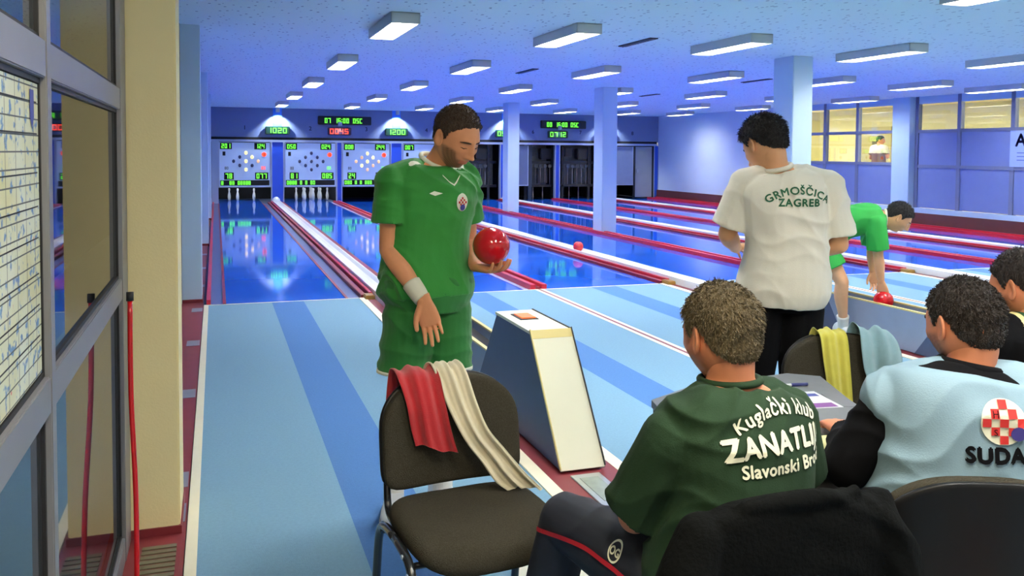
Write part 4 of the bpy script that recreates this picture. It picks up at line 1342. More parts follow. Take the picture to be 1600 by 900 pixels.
def cloth(name, path, width, m, label, cat='towel', nS=26, nT=60, amp=0.006, nf=2.5, th=0.004, normal=None, twist=0.0, seed=0, skew=None, group=None):
    """strip of cloth: path of centres, width vectors per path point"""
    A = spline([np.concatenate([np.asarray(p, float), np.asarray(w, float)]) for p, w in zip(path, width)], max(2, nT//(len(path)-1)))
    k = len(A)
    rng = np.random.default_rng(seed); ph = rng.random(4)*6.28
    V = np.zeros((2, k, nS, 3))
    for i in range(k):
        c, w = A[i, :3], A[i, 3:]
        tg = unit(A[min(i+1, k-1), :3]-A[max(i-1, 0), :3])
        n = unit(np.cross(w, tg))
        for j in range(nS):
            s = j/(nS-1)-0.5
            t = i/(k-1)
            d = amp*(math.sin(6.283*nf*s+ph[0]+1.2*math.sin(3*t+ph[1]))+0.5*math.sin(6.283*nf*2.1*s+ph[2]+2*t))
            e = (skew or 0.0)*s*(t if i > k//2 else 0)
            P = c+w*s+n*d+tg*(e+0.006*math.sin(9*s+ph[3])*(1 if i in (0, k-1) else 0))
            V[0, i, j] = P+n*th/2; V[1, i, j] = P-n*th/2
    idx = lambda l, i, j: l*k*nS+i*nS+j
    F = []
    for i in range(k-1):
        for j in range(nS-1):
            F.append([idx(0, i, j), idx(0, i, j+1), idx(0, i+1, j+1), idx(0, i+1, j)])
            F.append([idx(1, i, j), idx(1, i+1, j), idx(1, i+1, j+1), idx(1, i, j+1)])
        for j in (0, nS-1):
            F.append([idx(0, i, j), idx(0, i+1, j), idx(1, i+1, j), idx(1, i, j)])
    for j in range(nS-1):
        for i in (0, k-1):
            F.append([idx(0, i, j), idx(1, i, j), idx(1, i, j+1), idx(0, i, j+1)])
    o = mk(name, V.reshape(-1, 3), F, m, None, smooth=True)
    return tag(o, label, cat, group)

cloth('towel', [(0.585, 2.795, 0.66), (0.590, 2.785, 0.78), (0.595, 2.768, 0.852), (0.600, 2.738, 0.866), (0.607, 2.682, 0.852), (0.622, 2.632, 0.77), (0.637, 2.618, 0.69), (0.652, 2.612, 0.635)],
      [(0.13, -0.01, 0)]*4+[(0.135, -0.01, -0.01), (0.125, -0.01, -0.02), (0.13, -0.02, -0.03), (0.135, -0.02, -0.035)], M_redtowel, 'red terry towel hanging over the back of the foreground chair', nf=1.6, amp=0.007, seed=4, group='towels on chairs')
cloth('towel', [(0.675, 2.80, 0.72), (0.685, 2.785, 0.80), (0.695, 2.762, 0.858), (0.705, 2.735, 0.874), (0.716, 2.690, 0.855), (0.745, 2.645, 0.755), (0.782, 2.612, 0.670), (0.835, 2.60, 0.60), (0.885, 2.575, 0.535), (0.925, 2.555, 0.500)],
      [(0.09, -0.01, 0), (0.09, -0.01, 0), (0.10, -0.01, 0), (0.10, -0.01, 0), (0.105, -0.01, 0), (0.095, -0.01, 0.01), (0.075, -0.01, 0.035), (0.07, -0.015, 0.045), (0.085, -0.05, 0.035), (0.10, -0.07, 0.012)], M_creamtowel, 'long cream towel trailing from the foreground chair back onto its seat', nf=2.2, amp=0.009, seed=9, group='towels on chairs')
f2 = np.array([-0.324, -0.946, 0]); r2 = np.array([0.946, -0.324, 0]); b2 = np.array([2.305, 2.63, 0])-f2*0.215
def on2(lat, fr, z): return b2+r2*lat+f2*fr+np.array([0, 0, z])
cloth('towel', [on2(-0.06, -0.06, 0.66), on2(-0.058, -0.058, 0.80), on2(-0.055, -0.03, 0.858), on2(-0.05, 0.0, 0.864), on2(-0.045, 0.045, 0.845), on2(-0.035, 0.06, 0.74), on2(-0.02, 0.065, 0.62), on2(-0.015, 0.07, 0.56)],
      [r2*0.10]*4+[r2*0.105, r2*0.10, r2*0.09, r2*0.085], M_yeltowel, 'pale yellow towel over the chair back behind the table', nf=1.7, amp=0.006, seed=5, group='towels on chairs')
cloth('towel', [on2(0.12, -0.06, 0.70), on2(0.12, -0.055, 0.80), on2(0.125, -0.03, 0.862), on2(0.13, 0.0, 0.870), on2(0.135, 0.04, 0.850), on2(0.14, 0.065, 0.79), on2(0.145, 0.07, 0.73), on2(0.15, 0.075, 0.70)],
      [r2*0.15-np.array([0, 0, 0.02])]*4+[r2*0.16-np.array([0, 0, 0.03]), r2*0.17-np.array([0, 0, 0.02]), r2*0.16, r2*0.15], M_bluetowel, 'pale blue grey towel on the corner of the chair back behind the table', nf=1.5, amp=0.010, seed=8, group='towels on chairs')

# table with papers and a pen
t = thing('side_table', 'small grey octagonal table between the seated men and the far chair', 'table', (1.76, 2.43, 0))
TP = [(1.37, 2.48), (1.40, 2.60), (1.62, 2.715), (2.07, 2.765), (2.165, 2.69), (1.985, 2.22), (1.80, 2.10), (1.50, 2.20)]
prism('tabletop', TP, 0.705, 0.73, M_table, t)
prism('table_edge', [(x*0.985+1.76*0.015, y*0.985+2.43*0.015) for x, y in TP], 0.685, 0.705, M_black, t)
for (x, y) in ((1.48, 2.50), (2.03, 2.66), (1.88, 2.25), (1.58, 2.25)):
    tube('leg', [(x, y, 0.0), (x, y, 0.69)], 0.016, M_chairmetal, t)
t = thing('leaflet', 'white and purple printed leaflet lying on the small table', 'paper', (1.93, 2.45, 0.73))
def flat(name, c, w, d, a, z0, z1, m, parent):
    M = Matrix.Translation((c[0], c[1], 0)) @ Matrix.Rotation(a, 4, 'Z')
    return box(name, -w/2, w/2, -d/2, d/2, z0, z1, m, parent, M=M)
flat('paper', (1.93, 2.43), 0.11, 0.19, -0.15, 0.7305, 0.7325, mat('paper_white', srgb(226, 226, 232), 0.6), t)
flat('purple_print', (1.915, 2.365), 0.09, 0.045, -0.15, 0.7325, 0.733, mat('print_purple', srgb(130, 70, 150), 0.6), t)
flat('blue_print', (1.945, 2.48), 0.07, 0.03, -0.15, 0.7325, 0.733, mat('print_blue', srgb(70, 80, 160), 0.6), t)
t = thing('notepad', 'grey note sheet beside the leaflet on the small table', 'paper', (2.0, 2.40, 0.73))
flat('sheet', (2.015, 2.40), 0.07, 0.15, -0.3, 0.7305, 0.732, mat('paper_grey', srgb(120, 122, 128), 0.6), t)
t = thing('pen', 'white pen with dark blue cap on the small table', 'pen', (1.97, 2.60, 0.73))
tube('barrel', [(1.90, 2.605, 0.736), (1.965, 2.598, 0.736)], 0.005, M_white, t)
tube('cap', [(1.965, 2.598, 0.736), (2.03, 2.592, 0.736)], 0.0065, mat('pen_blue', srgb(40, 46, 110), 0.3), t)

# pale bag under the table, paper on the floor
def bag():
    V, F = sphere((0, 0, 0), 1.0, 36, 24)
    V = V*np.array([0.11, 0.08, 0.055])
    N = unit(V)
    n = V/np.linalg.norm(V, axis=1)[:, None]
    V = folds(V, n, 0.012, [((40, 20, 12), 1), ((-25, 35, 20), 0.8)], 3)
    return V+np.array([1.70, 2.05, 0.69]), F
V, F = bag()
tag(mk('plastic_bag', V, F, mat('pale_yellow_bag', srgb(222, 222, 160), 0.35, var=0.1, vscale=20), None, smooth=True), 'crumpled pale yellow bag on the lap of the man in the pale blue vest', 'bag')
P = []
for k in range(40):
    a = 6.283*k/40
    P.append((1.215+0.175*math.copysign(abs(math.cos(a))**0.55, math.cos(a)), 3.02+0.16*math.copysign(abs(math.sin(a))**0.55, math.sin(a))))
tag(prism('paper_sheet', P, 0.002, 0.006, mat('floor_paper', srgb(225, 224, 210), 0.6)), 'white rounded sheet lying on the floor behind the foreground chair', 'paper')

# black jacket over the chair back of the man in dark green
def jacket():
    M = Matrix.Translation((1.135, 1.735, 0)) @ Matrix.Rotation(-0.03, 4, 'Z')
    X, Y, Z = np.eye(3)
    rings = []
    for z, w, d in ((0.30, 0.26, 0.055), (0.42, 0.265, 0.058), (0.60, 0.265, 0.058), (0.74, 0.255, 0.056), (0.80, 0.238, 0.052), (0.845, 0.20, 0.046), (0.862, 0.12, 0.034)):
        rings.append((np.array([0, -0.245-0.10*(z-0.67), z]), X*w, Y*d))
    parts = [loft(rings, 40, 5, 2.8)]
    for s in (-1, 1):
        parts.append(limb([(s*0.21, -0.255, 0.80), (s*0.265, -0.262, 0.66), (s*0.272, -0.262, 0.46), (s*0.262, -0.262, 0.22)], [0.052, 0.060, 0.058, 0.050], 18, 4))
    parts.append(limb([(-0.13, -0.285, 0.862), (0.0, -0.30, 0.872), (0.13, -0.285, 0.862)], [0.016, 0.020, 0.016], 14, 4))
    V, N, F = remesh(parts, 0.007, 5)
    V = folds(V, N, 0.007, [((8, 4, 26), 1.0), ((22, 5, 12), 0.7)], 11)
    return xfm(M, V), F
V, F = jacket()
t = thing('jacket', 'black jacket hung over the chair back behind the man in dark green', 'jacket', (1.15, 1.48, 0.3))
mk('cloth', V, F, mat('black_jacket', (0.0045, 0.005, 0.005), 0.95, var=0.3, vscale=14, bump=0.3, bscale=90, spec=0.08), t, smooth=True)

# ------------------------------------------------------------------ the people in the photograph
sk_tan = skin_mats('tan', srgb(222, 152, 108), srgb(128, 88, 66))
sk_fair = skin_mats('fair', srgb(226, 168, 124), srgb(190, 136, 100))
sk_red = skin_mats('ruddy', srgb(214, 136, 98), srgb(150, 96, 72))
M_green = mat('green_jersey', srgb(37, 132, 41), 0.75, var=0.10, vscale=10, sheen=0.2, bump=0.15, bscale=350)
M_green2 = mat('green_shorts', srgb(26, 112, 38), 0.75, var=0.10, vscale=10, sheen=0.2, bump=0.15, bscale=350)
M_trim = mat('white_trim', srgb(236, 236, 214), 0.8)
M_terry = mat('white_terry', srgb(238, 232, 208), 0.95, bump=0.6, bscale=500)
M_sock = mat('white_sock', srgb(232, 228, 220), 0.9, bump=0.3, bscale=300)
M_shoe = mat('white_shoe', srgb(225, 228, 232), 0.5)
M_sole = mat('grey_sole', srgb(150, 152, 156), 0.6)
M_dshoe = mat('black_shoe', (0.02, 0.02, 0.022), 0.4)
A = np.array

# --- bowler in green holding the ball
BALL = A([1.108, 3.496, 1.172])
J1 = dict(pelvis=(0.872, 3.66, 0.93), mid=(0.868, 3.685, 1.20), neck=(0.912, 3.70, 1.512), right=(-0.94, -0.34, 0), hright=(-0.98, -0.2, 0),
          head=(0.972, 3.570, 1.632), hfwd=(0.40, -0.80, -0.46),
          shR=(0.712, 3.630, 1.445), elR=(0.690, 3.615, 1.155), wrR=(0.798, 3.455, 0.965),
          shL=(1.054, 3.753, 1.445), elL=(1.092, 3.800, 1.14), wrL=(1.060, 3.572, 1.078),
          hipR=(0.785, 3.64, 0.885), hipL=(0.958, 3.675, 0.885), knR=(0.750, 3.62, 0.50), knL=(0.945, 3.645, 0.50),
          anR=(0.722, 3.66, 0.095), anL=(0.935, 3.64, 0.095), toeR=(-0.25, -1, 0), toeL=(0.25, -1, 0))
J1['handR'] = dict(w=(0.806, 3.448, 0.955), fdir=(0.27, -0.10, -0.95), back=(0.32, 0.95, 0), side=-1, curl=0.32, spread=0.06, scale=1.06)
J1['handL'] = dict(w=(1.072, 3.556, 1.074), fdir=(0.42, -0.87, -0.05), back=(0.05, -0.1, -1), side=1, curl=0.46, spread=0.10, scale=1.05)
def flash(C, J):
    # white shoulder flashes
    m = np.zeros(len(C), int)
    for s in 'LR':
        a = J['sh'+s]*0.62+J['neck']*0.38+A([0.01, -0.045, 0.035])
        m[np.linalg.norm((C-a)*A([0.8, 1.0, 1.0]), axis=1) < 0.026] = 1
    return m
m1 = person('person', 'man in green jersey and shorts looking down at a red ball in his hand', J1, sk_tan,
            hair=dict(color=srgb(70, 50, 34), thick=0.007, n=3200, length=0.010, comb=(0, 0.1, 0.2), seed=2), head_scale=1.10, headopt=dict(closed=True, hairline=[0.078, 0.075, 0.060, 0.042, -0.004, 0.022, 0.020, -0.022, -0.045, -0.052]), sw=1.10, sd=1.10, voxel=0.005,
            shirt=dict(mat=M_green, infl=0.016, t0=0.04, t1=0.965, sleeve=0.62, sr=(0.078, 0.082), flare=0.008, amp=0.009, smooth=4, folds=[((26, 10, 24), 1.0), ((14, -8, 40), 0.6)], seed=5, voxel=0.005,
                       collar=(M_trim, (0.078, 0.080, 0.011), 0.044, 0.010), paint=flash, paint_mats=[M_trim]),
            lower=dict(name='shorts', mat=M_green2, infl=0.016, leg=0.68, lr=(0.112, 0.118, 0.1), t1=0.22, amp=0.006, folds=[((10, 6, 46), 1.0), ((26, 8, 20), 0.5)], seed=7, hem=M_trim, voxel=0.005),
            socks=dict(mat=M_sock, h=0.34), shoes=dict(mat=M_shoe, sole=M_sole))
V, F = sphere(BALL, 0.08, 48, 32)
tag(mk('bowling_ball', V, F, M_ball, None, smooth=True), 'glossy red bowling ball held in the hand of the man in green', 'ball', 'red bowling balls')
u = unit(A(J1['wrR'])-A(J1['elR']))
w0 = A(J1['wrR'])
V, F = limb([w0-u*0.085, w0-u*0.04, w0+u*0.002], [0.040, 0.0385, 0.034], 24, 4, ends=False)
mk('wristband', V, F, M_terry, m1['root'], smooth=True)
# chest marks
fw = A([0.34, -0.94, 0]); rt = A([-0.94, -0.34, 0])
def disc(n, r, rings=4):
    V = [(0, 0)]; F = []
    for i in range(1, rings+1):
        for j in range(n):
            V.append((r*i/rings*math.cos(6.2832*j/n), r*i/rings*math.sin(6.2832*j/n)))
    for j in range(n):
        F.append([0, 1+j, 1+(j+1) % n])
    for i in range(rings-1):
        for j in range(n):
            a = 1+i*n
            F.append([a+j, a+n+j, a+n+(j+1) % n, a+(j+1) % n])
    return np.array(V), F
def checker(n, r, inside):
    V = []; F = []
    s = 2*r/n
    for i in range(n):
        for j in range(n):
            cx, cy = -r+(i+0.5)*s, -r+(j+0.5)*s
            if (i+j) % 2 == 0 and math.hypot(cx, cy) < inside:
                k = len(V)
                V += [(cx-s/2, cy-s/2), (cx+s/2, cy-s/2), (cx+s/2, cy+s/2), (cx-s/2, cy+s/2)]
                F.append([k, k+1, k+2, k+3])
    return np.array(V), F
sh = m1['shirt']
cO = A([0.90, 3.6, 1.355])-rt*0.085
cr_ = print_on('crest', m1['shirtVF'], (disc(20, 0.030)[0]*A([1, 1.3]), disc(20, 0.030)[1]), 0, cO, -rt, (0, 0, 1), fw, M_trim, sh, off=0.004)
print_on('crest_checks', m1['shirtVF'], checker(5, 0.022, 0.024), 0, cO, -rt, (0, 0, 1), fw, mat('crest_red', srgb(200, 40, 40), 0.7), cr_, off=0.006)
print_on('crest_blue', m1['shirtVF'], disc(12, 0.014, 2), 0, cO-A([0, 0, 0.022]), -rt, (0, 0, 1), fw, mat('crest_blue', srgb(50, 50, 130), 0.7), cr_, off=0.008)
dia = (A([(-0.032, 0), (-0.006, 0.010), (0.034, 0), (-0.006, -0.010), (-0.022, 0), (0, 0)]), [[0, 1, 5], [1, 2, 5], [2, 3, 5], [3, 0, 5]])
print_on('chest_emblem', m1['shirtVF'], dia, 0, A([0.90, 3.6, 1.395])+rt*0.045, -rt, (0, 0, 1), fw, M_trim, sh, off=0.004)
nk = A(J1['neck'])
vn = [(-0.045, 0.03), (-0.02, 0.0), (0.0, -0.012), (0.02, 0.0), (0.045, 0.03)]
V2 = [(x, z) for x, z in vn]+[(x, z+0.007) for x, z in vn]
print_on('neck_piping', m1['shirtVF'], (np.array(V2), [[i, i+1, i+6, i+5] for i in range(4)]), 0, nk+fw*0.1-A([0, 0, 0.075]), -rt, (0, 0, 1), fw, M_trim, sh, off=0.004)

# --- man in the white shirt, seen from behind
rt = A([0.94, -0.34, 0]); fw = A([0.34, 0.94, 0])
J2 = dict(pelvis=(2.42, 3.28, 0.93), mid=(2.428, 3.265, 1.20), neck=(2.392, 3.300, 1.492), right=rt,
          head=(2.345, 3.325, 1.612), hfwd=(-0.12, 0.86, -0.50),
          shL=(2.266, 3.352, 1.425), elL=(2.205, 3.40, 1.205), wrL=(2.36, 3.56, 1.12),
          shR=(2.607, 3.222, 1.425), elR=(2.655, 3.19, 1.165), wrR=(2.58, 3.42, 1.11),
          hipL=(2.33, 3.31, 0.88), hipR=(2.505, 3.25, 0.88), knL=(2.32, 3.33, 0.49), knR=(2.50, 3.27, 0.49),
          anL=(2.31, 3.31, 0.09), anR=(2.50, 3.25, 0.09), toeL=(0.2, 1, 0), toeR=(0.45, 0.9, 0))
J2['handL'] = dict(w=(2.366, 3.566, 1.12), fdir=(0.75, 0.6, -0.1), back=(-0.3, 0.3, 0.9), side=1, curl=0.5)
J2['handR'] = dict(w=(2.575, 3.43, 1.108), fdir=(-0.4, 0.9, 0.0), back=(0.5, 0.3, 0.8), side=-1, curl=0.5)
M_whiteT = mat('white_tshirt', srgb(236, 230, 212), 0.85, var=0.03, vscale=6, bump=0.12, bscale=300)
m2 = person('person', 'man in a white printed shirt and black trousers seen from behind', J2, sk_fair,
            hair=dict(color=(0.010, 0.009, 0.009), thick=0.016, n=4200, length=0.026, comb=(0, -0.3, -0.6), seed=3), head_scale=1.04, sw=1.0, sd=1.0, headopt=dict(beard=False),
            shirt=dict(mat=M_whiteT, infl=0.018, t0=-0.06, t1=0.975, sleeve=0.86, sr=(0.078, 0.085), flare=0.035, amp=0.006, folds=[((9, 5, 22), 1.0), ((26, -9, 6), 0.7)], seed=9,
                       collar=(M_whiteT, (0.070, 0.072, 0.011), 0.040)),
            lower=dict(mat=mat('black_trousers', (0.005, 0.005, 0.006), 0.9, spec=0.1), leg=1.95, lr=(0.100, 0.088, 0.075), infl=0.010, t1=0.2),
            shoes=dict(mat=M_dshoe, sole=M_sole))
M_print = mat('green_print', srgb(30, 96, 62), 0.7)
cO = A([2.425, 3.27, 1.395])+rt*0.018
print_on('lettering', m2['shirtVF'], 'GRMOŠČICA', 0.046, cO, rt, (0, 0, 1), -fw, M_print, m2['shirt'], bold=0.0012, arc=0.24, spacing=1.12, vsh=0.002)
print_on('lettering', m2['shirtVF'], 'ZAGREB', 0.046, cO, rt, (0, 0, 1), -fw, M_print, m2['shirt'], bold=0.0016, vsh=-0.050, spacing=1.12)

# --- seated man in dark green
rt = A([0.990, 0.14, 0]); fw = A([-0.14, 0.990, 0])
J3 = dict(pelvis=(1.135, 1.725, 0.56), mid=(1.158, 1.725, 0.77), neck=(1.175, 1.785, 1.005), right=rt,
          head=(1.158, 1.805, 1.130), hfwd=(-0.14, 0.97, -0.14),
          shL=(1.000, 1.745, 0.905), elL=(0.945, 1.83, 0.70), wrL=(1.06, 2.05, 0.70),
          shR=(1.345, 1.800, 0.915), elR=(1.405, 1.84, 0.74), wrR=(1.34, 2.08, 0.75),
          hipL=(1.035, 1.745, 0.545), hipR=(1.235, 1.72, 0.545), knL=(0.905, 2.16, 0.56), knR=(1.24, 2.20, 0.54),
          anL=(0.86, 2.30, 0.09), anR=(1.24, 2.33, 0.09), toeL=(-0.2, 1, 0), toeR=(0.1, 1, 0))
J3['handL'] = dict(w=(1.062, 2.056, 0.70), fdir=(0.5, 0.85, 0.0), back=(0, 0, 1), side=1, curl=0.4)
J3['handR'] = dict(w=(1.338, 2.09, 0.752), fdir=(-0.3, 0.95, 0.0), back=(0, 0, 1), side=-1, curl=0.4)
M_dgreen = mat('dark_green_tshirt', srgb(23, 52, 24), 0.9, var=0.12, vscale=8, bump=0.12, bscale=300)
M_ntrou = mat('navy_track_trousers', srgb(30, 34, 46), 0.7, var=0.1)
m3 = person('person', 'seated grey haired man in a dark green lettered shirt, seen from behind', J3, sk_red,
            hair=dict(color=srgb(108, 94, 66), thick=0.009, n=7000, length=0.015, comb=(0, -0.35, -0.75), seed=4), head_scale=1.02, sw=1.04, sd=1.04, headopt=dict(beard=False), voxel=0.006,
            shirt=dict(mat=M_dgreen, infl=0.018, t0=-0.02, t1=0.985, sleeve=0.92, sr=(0.080, 0.086), flare=0.03, amp=0.008, smooth=4, folds=[((16, 4, 26), 1.0), ((-20, 6, 18), 0.7)], seed=12, voxel=0.005,
                       collar=(M_dgreen, (0.070, 0.072, 0.009), 0.040)),
            lower=dict(mat=M_ntrou, leg=1.95, lr=(0.102, 0.090, 0.075), infl=0.014, t1=0.25, amp=0.004, folds=[((20, 16, 14), 1.0)], seed=4),
            shoes=dict(mat=M_dshoe, sole=M_sole))
M_letter = mat('cream_lettering', srgb(236, 234, 206), 0.7)
cO = A([1.165, 1.60, 0.915])+rt*0.050
for (s, sz, arc, vs, b, sp) in (('Kuglački klub', 0.042, 0.24, 0.064, 0.0010, 1.10), ('ZANATLIJA', 0.062, 1.4, -0.012, 0.0026, 1.04), ('Slavonski Brod', 0.040, None, -0.058, 0.0013, 1.06)):
    print_on('lettering', m3['shirtVF'], s, sz, cO, rt, (0, 0, 1), -fw, M_letter, m3['shirt'], bold=b, arc=arc, vsh=vs, spacing=sp)
# trouser piping and badge
tu = unit(A(J3['knL'])-A(J3['hipL'])); tn = unit(np.cross(tu, (0, 0, 1)))*-1
tn = A([-1.0, -0.3, 0.15])
pip = []
for k in range(25):
    q = k/24
    pip.append((0.02+0.46*q, 0.035*math.sin(3.1*q+0.3)-0.025))
PV = np.array([(a, b-0.006) for a, b in pip]+[(a, b+0.006) for a, b in pip])
print_on('piping', m3['lowerVF'], (PV, [[i, i+1, 26+i, 25+i] for i in range(24)]), 0, J3['hipL'], tu, (0, 0, 1), tn, mat('red_piping', srgb(190, 28, 44), 0.6), m3['lower'], off=0.004)
bO = A([0.94, 1.87, 0.60])
ringV = np.array([(r*math.cos(6.2832*k/28), r*1.0*math.sin(6.2832*k/28)) for r in (0.021, 0.026) for k in range(28)])
print_on('badge_ring', m3['lowerVF'], (ringV, [[k, (k+1) % 28, 28+(k+1) % 28, 28+k] for k in range(28)]), 0, bO, (0.3, 0.95, 0), (0, 0, 1), tn, M_letter, m3['lower'], off=0.004)
print_on('badge_letters', m3['lowerVF'], 'OG', 0.026, bO, (-0.3, -0.95, 0), (0, 0, 1), tn, M_letter, m3['lower'], bold=0.001, off=0.004, vsh=-0.009)

# --- judge in the pale blue vest
rt = A([0.906, -0.42, 0]); fw = A([0.42, 0.906, 0])
J4 = dict(pelvis=(1.76, 1.705, 0.56), mid=(1.785, 1.685, 0.80), neck=(1.838, 1.710, 1.010), right=rt,
          head=(1.848, 1.738, 1.128), hfwd=(0.02, 0.98, -0.16),
          shL=(1.655, 1.770, 0.935), elL=(1.562, 1.825, 0.755), wrL=(1.72, 2.02, 0.765),
          shR=(1.995, 1.615, 0.935), elR=(2.075, 1.70, 0.755), wrR=(1.98, 1.96, 0.765),
          hipL=(1.67, 1.75, 0.545), hipR=(1.845, 1.67, 0.545), knL=(1.70, 2.18, 0.54), knR=(2.02, 2.10, 0.54),
          anL=(1.70, 2.24, 0.09), anR=(2.03, 2.16, 0.09), toeL=(0.2, 1, 0), toeR=(0.5, 0.9, 0))
J4['handL'] = dict(w=(1.725, 2.03, 0.765), fdir=(0.35, 0.93, 0.0), back=(0, 0, 1), side=1, curl=0.35)
J4['handR'] = dict(w=(1.978, 1.97, 0.765), fdir=(-0.2, 0.98, 0.0), back=(0, 0, 1), side=-1, curl=0.35)
M_blk = mat('black_sweater', (0.005, 0.005, 0.006), 0.9, var=0.2, spec=0.1)
m4 = person('person', 'seated dark haired man in a pale blue vest over black sleeves', J4, sk_red,
            hair=dict(color=srgb(44, 34, 26), thick=0.007, n=6000, length=0.012, comb=(0, -0.4, -0.6), seed=6), head_scale=1.0, sw=1.08, sd=1.05,
            shirt=dict(name='sweater', mat=M_blk, infl=0.012, t0=0.0, t1=1.03, sleeve=1.95, sr=(0.070, 0.068), flare=0.0, amp=0.004, folds=[((16, 4, 26), 1.0)], seed=2, collar=(M_blk, (0.069, 0.071, 0.014), 0.036)),
            lower=dict(mat=mat('dark_grey_trousers', (0.02, 0.02, 0.024), 0.85), leg=1.95, lr=(0.102, 0.090, 0.075), infl=0.010, t1=0.2),
            shoes=dict(mat=M_dshoe, sole=M_sole))
Jv = {k: (A(v, float) if not isinstance(v, dict) else v) for k, v in J4.items()}
nb = Jv['neck']-A([0, 0, 0.02])
vp = [torso(Jv, 0.030, t0=-0.02, t1=0.955, sw=1.08, sd=1.05, flare=0.02)]
for s in 'LR':
    vp.append(limb([nb-A([0, 0, 0.01]), nb*0.45+Jv['sh'+s]*0.55+A([0, 0, 0.008]), Jv['sh'+s]], [0.066, 0.080, 0.086], 18, 3))
V, N, F = remesh(vp, 0.006, 6)
V = folds(V, N, 0.005, [((8, 6, 30), 1.0), ((20, -8, 10), 0.6)], 21)
M_vest = mat('pale_blue_vest', srgb(134, 162, 176), 0.7, var=0.05, vscale=5, bump=0.1, bscale=250)
vest = mk('vest', V, F, M_vest, m4['root'], smooth=True)
VF4 = (V, F)
eO = A([1.785, 1.55, 0.935])-rt*0.010
em = print_on('emblem', VF4, disc(32, 0.053, 6), 0, eO, rt, (0, 0, 1), -fw, M_letter, vest, off=0.004)
print_on('emblem_checks', VF4, checker(5, 0.050, 0.054), 0, eO, rt, (0, 0, 1), -fw, mat('emblem_red', srgb(206, 44, 40), 0.7), em, off=0.0065)
print_on('emblem_blue', VF4, disc(16, 0.017, 3), 0, eO+rt*0.032-A([0, 0, 0.024]), rt, (0, 0, 1), -fw, mat('emblem_violet', srgb(70, 60, 140), 0.7), em, off=0.008)
print_on('emblem_letter', VF4, 'H', 0.022, eO-rt*0.02+A([0, 0, 0.012]), rt, (0, 0, 1), -fw, M_blk, em, off=0.008)
print_on('emblem_letter', VF4, 'S', 0.022, eO-rt*0.02-A([0, 0, 0.030]), rt, (0, 0, 1), -fw, M_blk, em, off=0.008)
print_on('lettering', VF4, 'SUDAC', 0.050, eO, rt, (0, 0, 1), -fw, M_blk, vest, bold=0.003, vsh=-0.094, spacing=1.10, off=0.005)

# --- man at the right edge
rt = A([1.0, 0, 0])
J5 = dict(pelvis=(2.63, 2.15, 0.56), mid=(2.62, 2.13, 0.79), neck=(2.60, 2.16, 1.02), right=rt, head=(2.595, 2.20, 1.125), hfwd=(-0.2, 0.95, -0.25),
          shL=(2.42, 2.16, 0.945), elL=(2.36, 2.22, 0.72), wrL=(2.45, 2.45, 0.70), shR=(2.79, 2.16, 0.945), elR=(2.85, 2.24, 0.72), wrR=(2.76, 2.46, 0.70),
          hipL=(2.54, 2.17, 0.545), hipR=(2.72, 2.17, 0.545), knL=(2.50, 2.58, 0.54), knR=(2.76, 2.58, 0.54), anL=(2.50, 2.64, 0.09), anR=(2.76, 2.64, 0.09), toeL=(0, 1, 0), toeR=(0, 1, 0))
J5['handL'] = dict(w=(2.452, 2.46, 0.70), fdir=(0.2, 0.95, 0.0), back=(0, 0, 1), side=1, curl=0.35)
J5['handR'] = dict(w=(2.758, 2.47, 0.70), fdir=(-0.2, 0.98, 0.0), back=(0, 0, 1), side=-1, curl=0.35)
def stripe5(C, J):
    m = np.zeros(len(C), int)
    m[(C[:, 0] < 2.50)] = 1
    m[(np.abs(C[:, 0]-2.505) < 0.012)] = 2
    return m
m5 = person('person', 'partly visible short haired man in a green and black jacket at the right edge', J5, sk_red,
            hair=dict(color=srgb(40, 30, 24), thick=0.008, n=2600, length=0.012, comb=(0, -0.3, -0.3), seed=8), head_scale=1.04, voxel=0.008,
            shirt=dict(name='jacket', mat=mat('green_jacket', srgb(28, 84, 48), 0.8), infl=0.016, t0=0.0, t1=0.99, sleeve=1.95, sr=(0.074, 0.072), amp=0.004, folds=[((16, 4, 26), 1.0)], seed=3, paint=stripe5, paint_mats=[M_blk, M_edge], voxel=0.007),
            lower=dict(mat=M_ntrou, leg=1.95, lr=(0.100, 0.088, 0.075), infl=0.010, t1=0.2, voxel=0.008), shoes=dict(mat=M_dshoe, sole=M_sole))

# --- man bending over the ball tray
rt = A([-0.56, -0.83, 0])
J6 = dict(pelvis=(4.92, 6.15, 0.83), mid=(5.10, 6.04, 0.99), neck=(5.335, 5.885, 1.045), right=rt, head=(5.435, 5.815, 1.045), hfwd=(0.62, -0.42, -0.62), hup=(0.6, -0.4, 0.7),
          shR=(5.185, 5.790, 1.0), elR=(5.225, 5.80, 0.73), wrR=(5.262, 5.80, 0.515), shL=(5.375, 6.06, 1.0), elL=(5.42, 6.10, 0.74), wrL=(5.40, 6.06, 0.56),
          hipR=(4.87, 6.07, 0.80), hipL=(4.97, 6.22, 0.80), knR=(4.985, 5.945, 0.50), knL=(5.02, 6.33, 0.46), anR=(5.09, 6.045, 0.095), anL=(4.80, 6.47, 0.16), toeR=(0.25, -1, 0), toeL=(0.8, -0.5, 0))
J6['handR'] = dict(w=(5.264, 5.80, 0.505), fdir=(0.25, -0.1, -0.95), back=(-0.85, -0.5, 0.0), side=1, curl=0.35)
J6['handL'] = dict(w=(5.40, 6.055, 0.55), fdir=(0.0, -0.3, -0.95), back=(0.8, 0.5, 0.0), side=-1, curl=0.4)
M_green3 = mat('bright_green_jersey', srgb(40, 158, 62), 0.75, var=0.1, vscale=8)
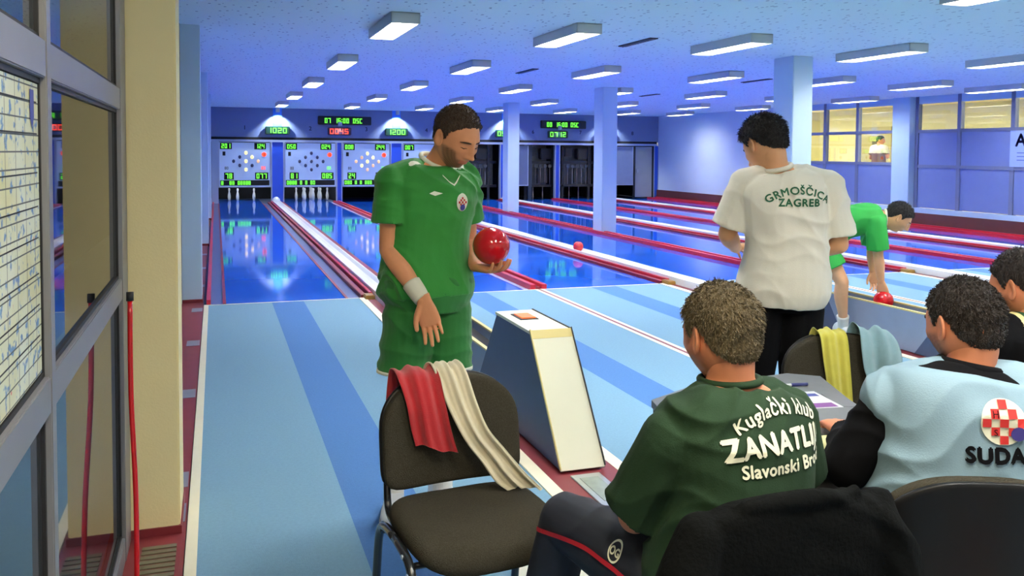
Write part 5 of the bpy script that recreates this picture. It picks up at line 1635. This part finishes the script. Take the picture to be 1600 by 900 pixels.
m6 = person('person', 'man in bright green bending down to the ball tray', J6, sk_fair,
            hair=dict(color=(0.012, 0.010, 0.010), thick=0.012, n=1800, length=0.016, comb=(0, 0.1, -0.2), seed=9), head_scale=1.05, voxel=0.007, headopt=dict(beard=False),
            shirt=dict(mat=M_green3, infl=0.016, t0=0.02, t1=0.98, sleeve=0.80, sr=(0.080, 0.088), amp=0.005, folds=[((16, 14, 20), 1.0)], seed=6, voxel=0.007, collar=(M_trim, (0.070, 0.072, 0.010), 0.040)),
            lower=dict(name='shorts', mat=M_green3, leg=0.62, lr=(0.105, 0.108, 0.1), infl=0.014, t1=0.22, amp=0.004, folds=[((10, 6, 36), 1.0)], voxel=0.007),
            socks=dict(mat=M_sock, h=0.24), shoes=dict(mat=M_shoe, sole=M_sole))

# --- person in the corridor
rt = A([0.25, -0.97, 0])
J7 = dict(pelvis=(15.75, 17.55, 1.24), mid=(15.75, 17.56, 1.50), neck=(15.77, 17.57, 1.80), right=rt, head=(15.80, 17.56, 1.935), hfwd=(0.5, -0.8, -0.1),
          shR=(15.80, 17.39, 1.74), elR=(15.82, 17.33, 1.50), wrR=(15.92, 17.40, 1.62), shL=(15.72, 17.74, 1.74), elL=(15.70, 17.80, 1.48), wrL=(15.86, 17.72, 1.44),
          hipR=(15.77, 17.47, 1.20), hipL=(15.73, 17.63, 1.20), knR=(15.78, 17.47, 0.82), knL=(15.73, 17.63, 0.82), anR=(15.77, 17.47, 0.49), anL=(15.72, 17.63, 0.49), toeR=(1, 0.3, 0), toeL=(1, 0.3, 0), floor=0.4)
J7 = {k: (tuple(A(v)+A([0.55, 0.61, 0.015])) if k not in ('right', 'hfwd', 'toeR', 'toeL', 'floor') else v) for k, v in J7.items()}
def tan7(C, J):
    m = np.zeros(len(C), int)
    m[C[:, 2] < 1.62] = 1
    return m
person('person', 'distant person in a white and brown top standing in the lit corridor', J7, sk_tan, hair=dict(color=(0.02, 0.016, 0.012), thick=0.012, n=600, length=0.015, seed=5), voxel=0.010, hands=False, headopt=dict(beard=False),
       shirt=dict(name='top', mat=mat('corridor_top', srgb(226, 222, 210), 0.8), infl=0.014, t0=0.0, t1=0.98, sleeve=0.7, voxel=0.010, paint=tan7, paint_mats=[mat('brown_top', srgb(120, 92, 66), 0.8)]),
       lower=dict(mat=mat('pale_trousers', srgb(216, 210, 196), 0.8), leg=1.95, lr=(0.095, 0.085, 0.07), t1=0.2, voxel=0.010), shoes=dict(mat=M_dshoe, sole=M_sole))
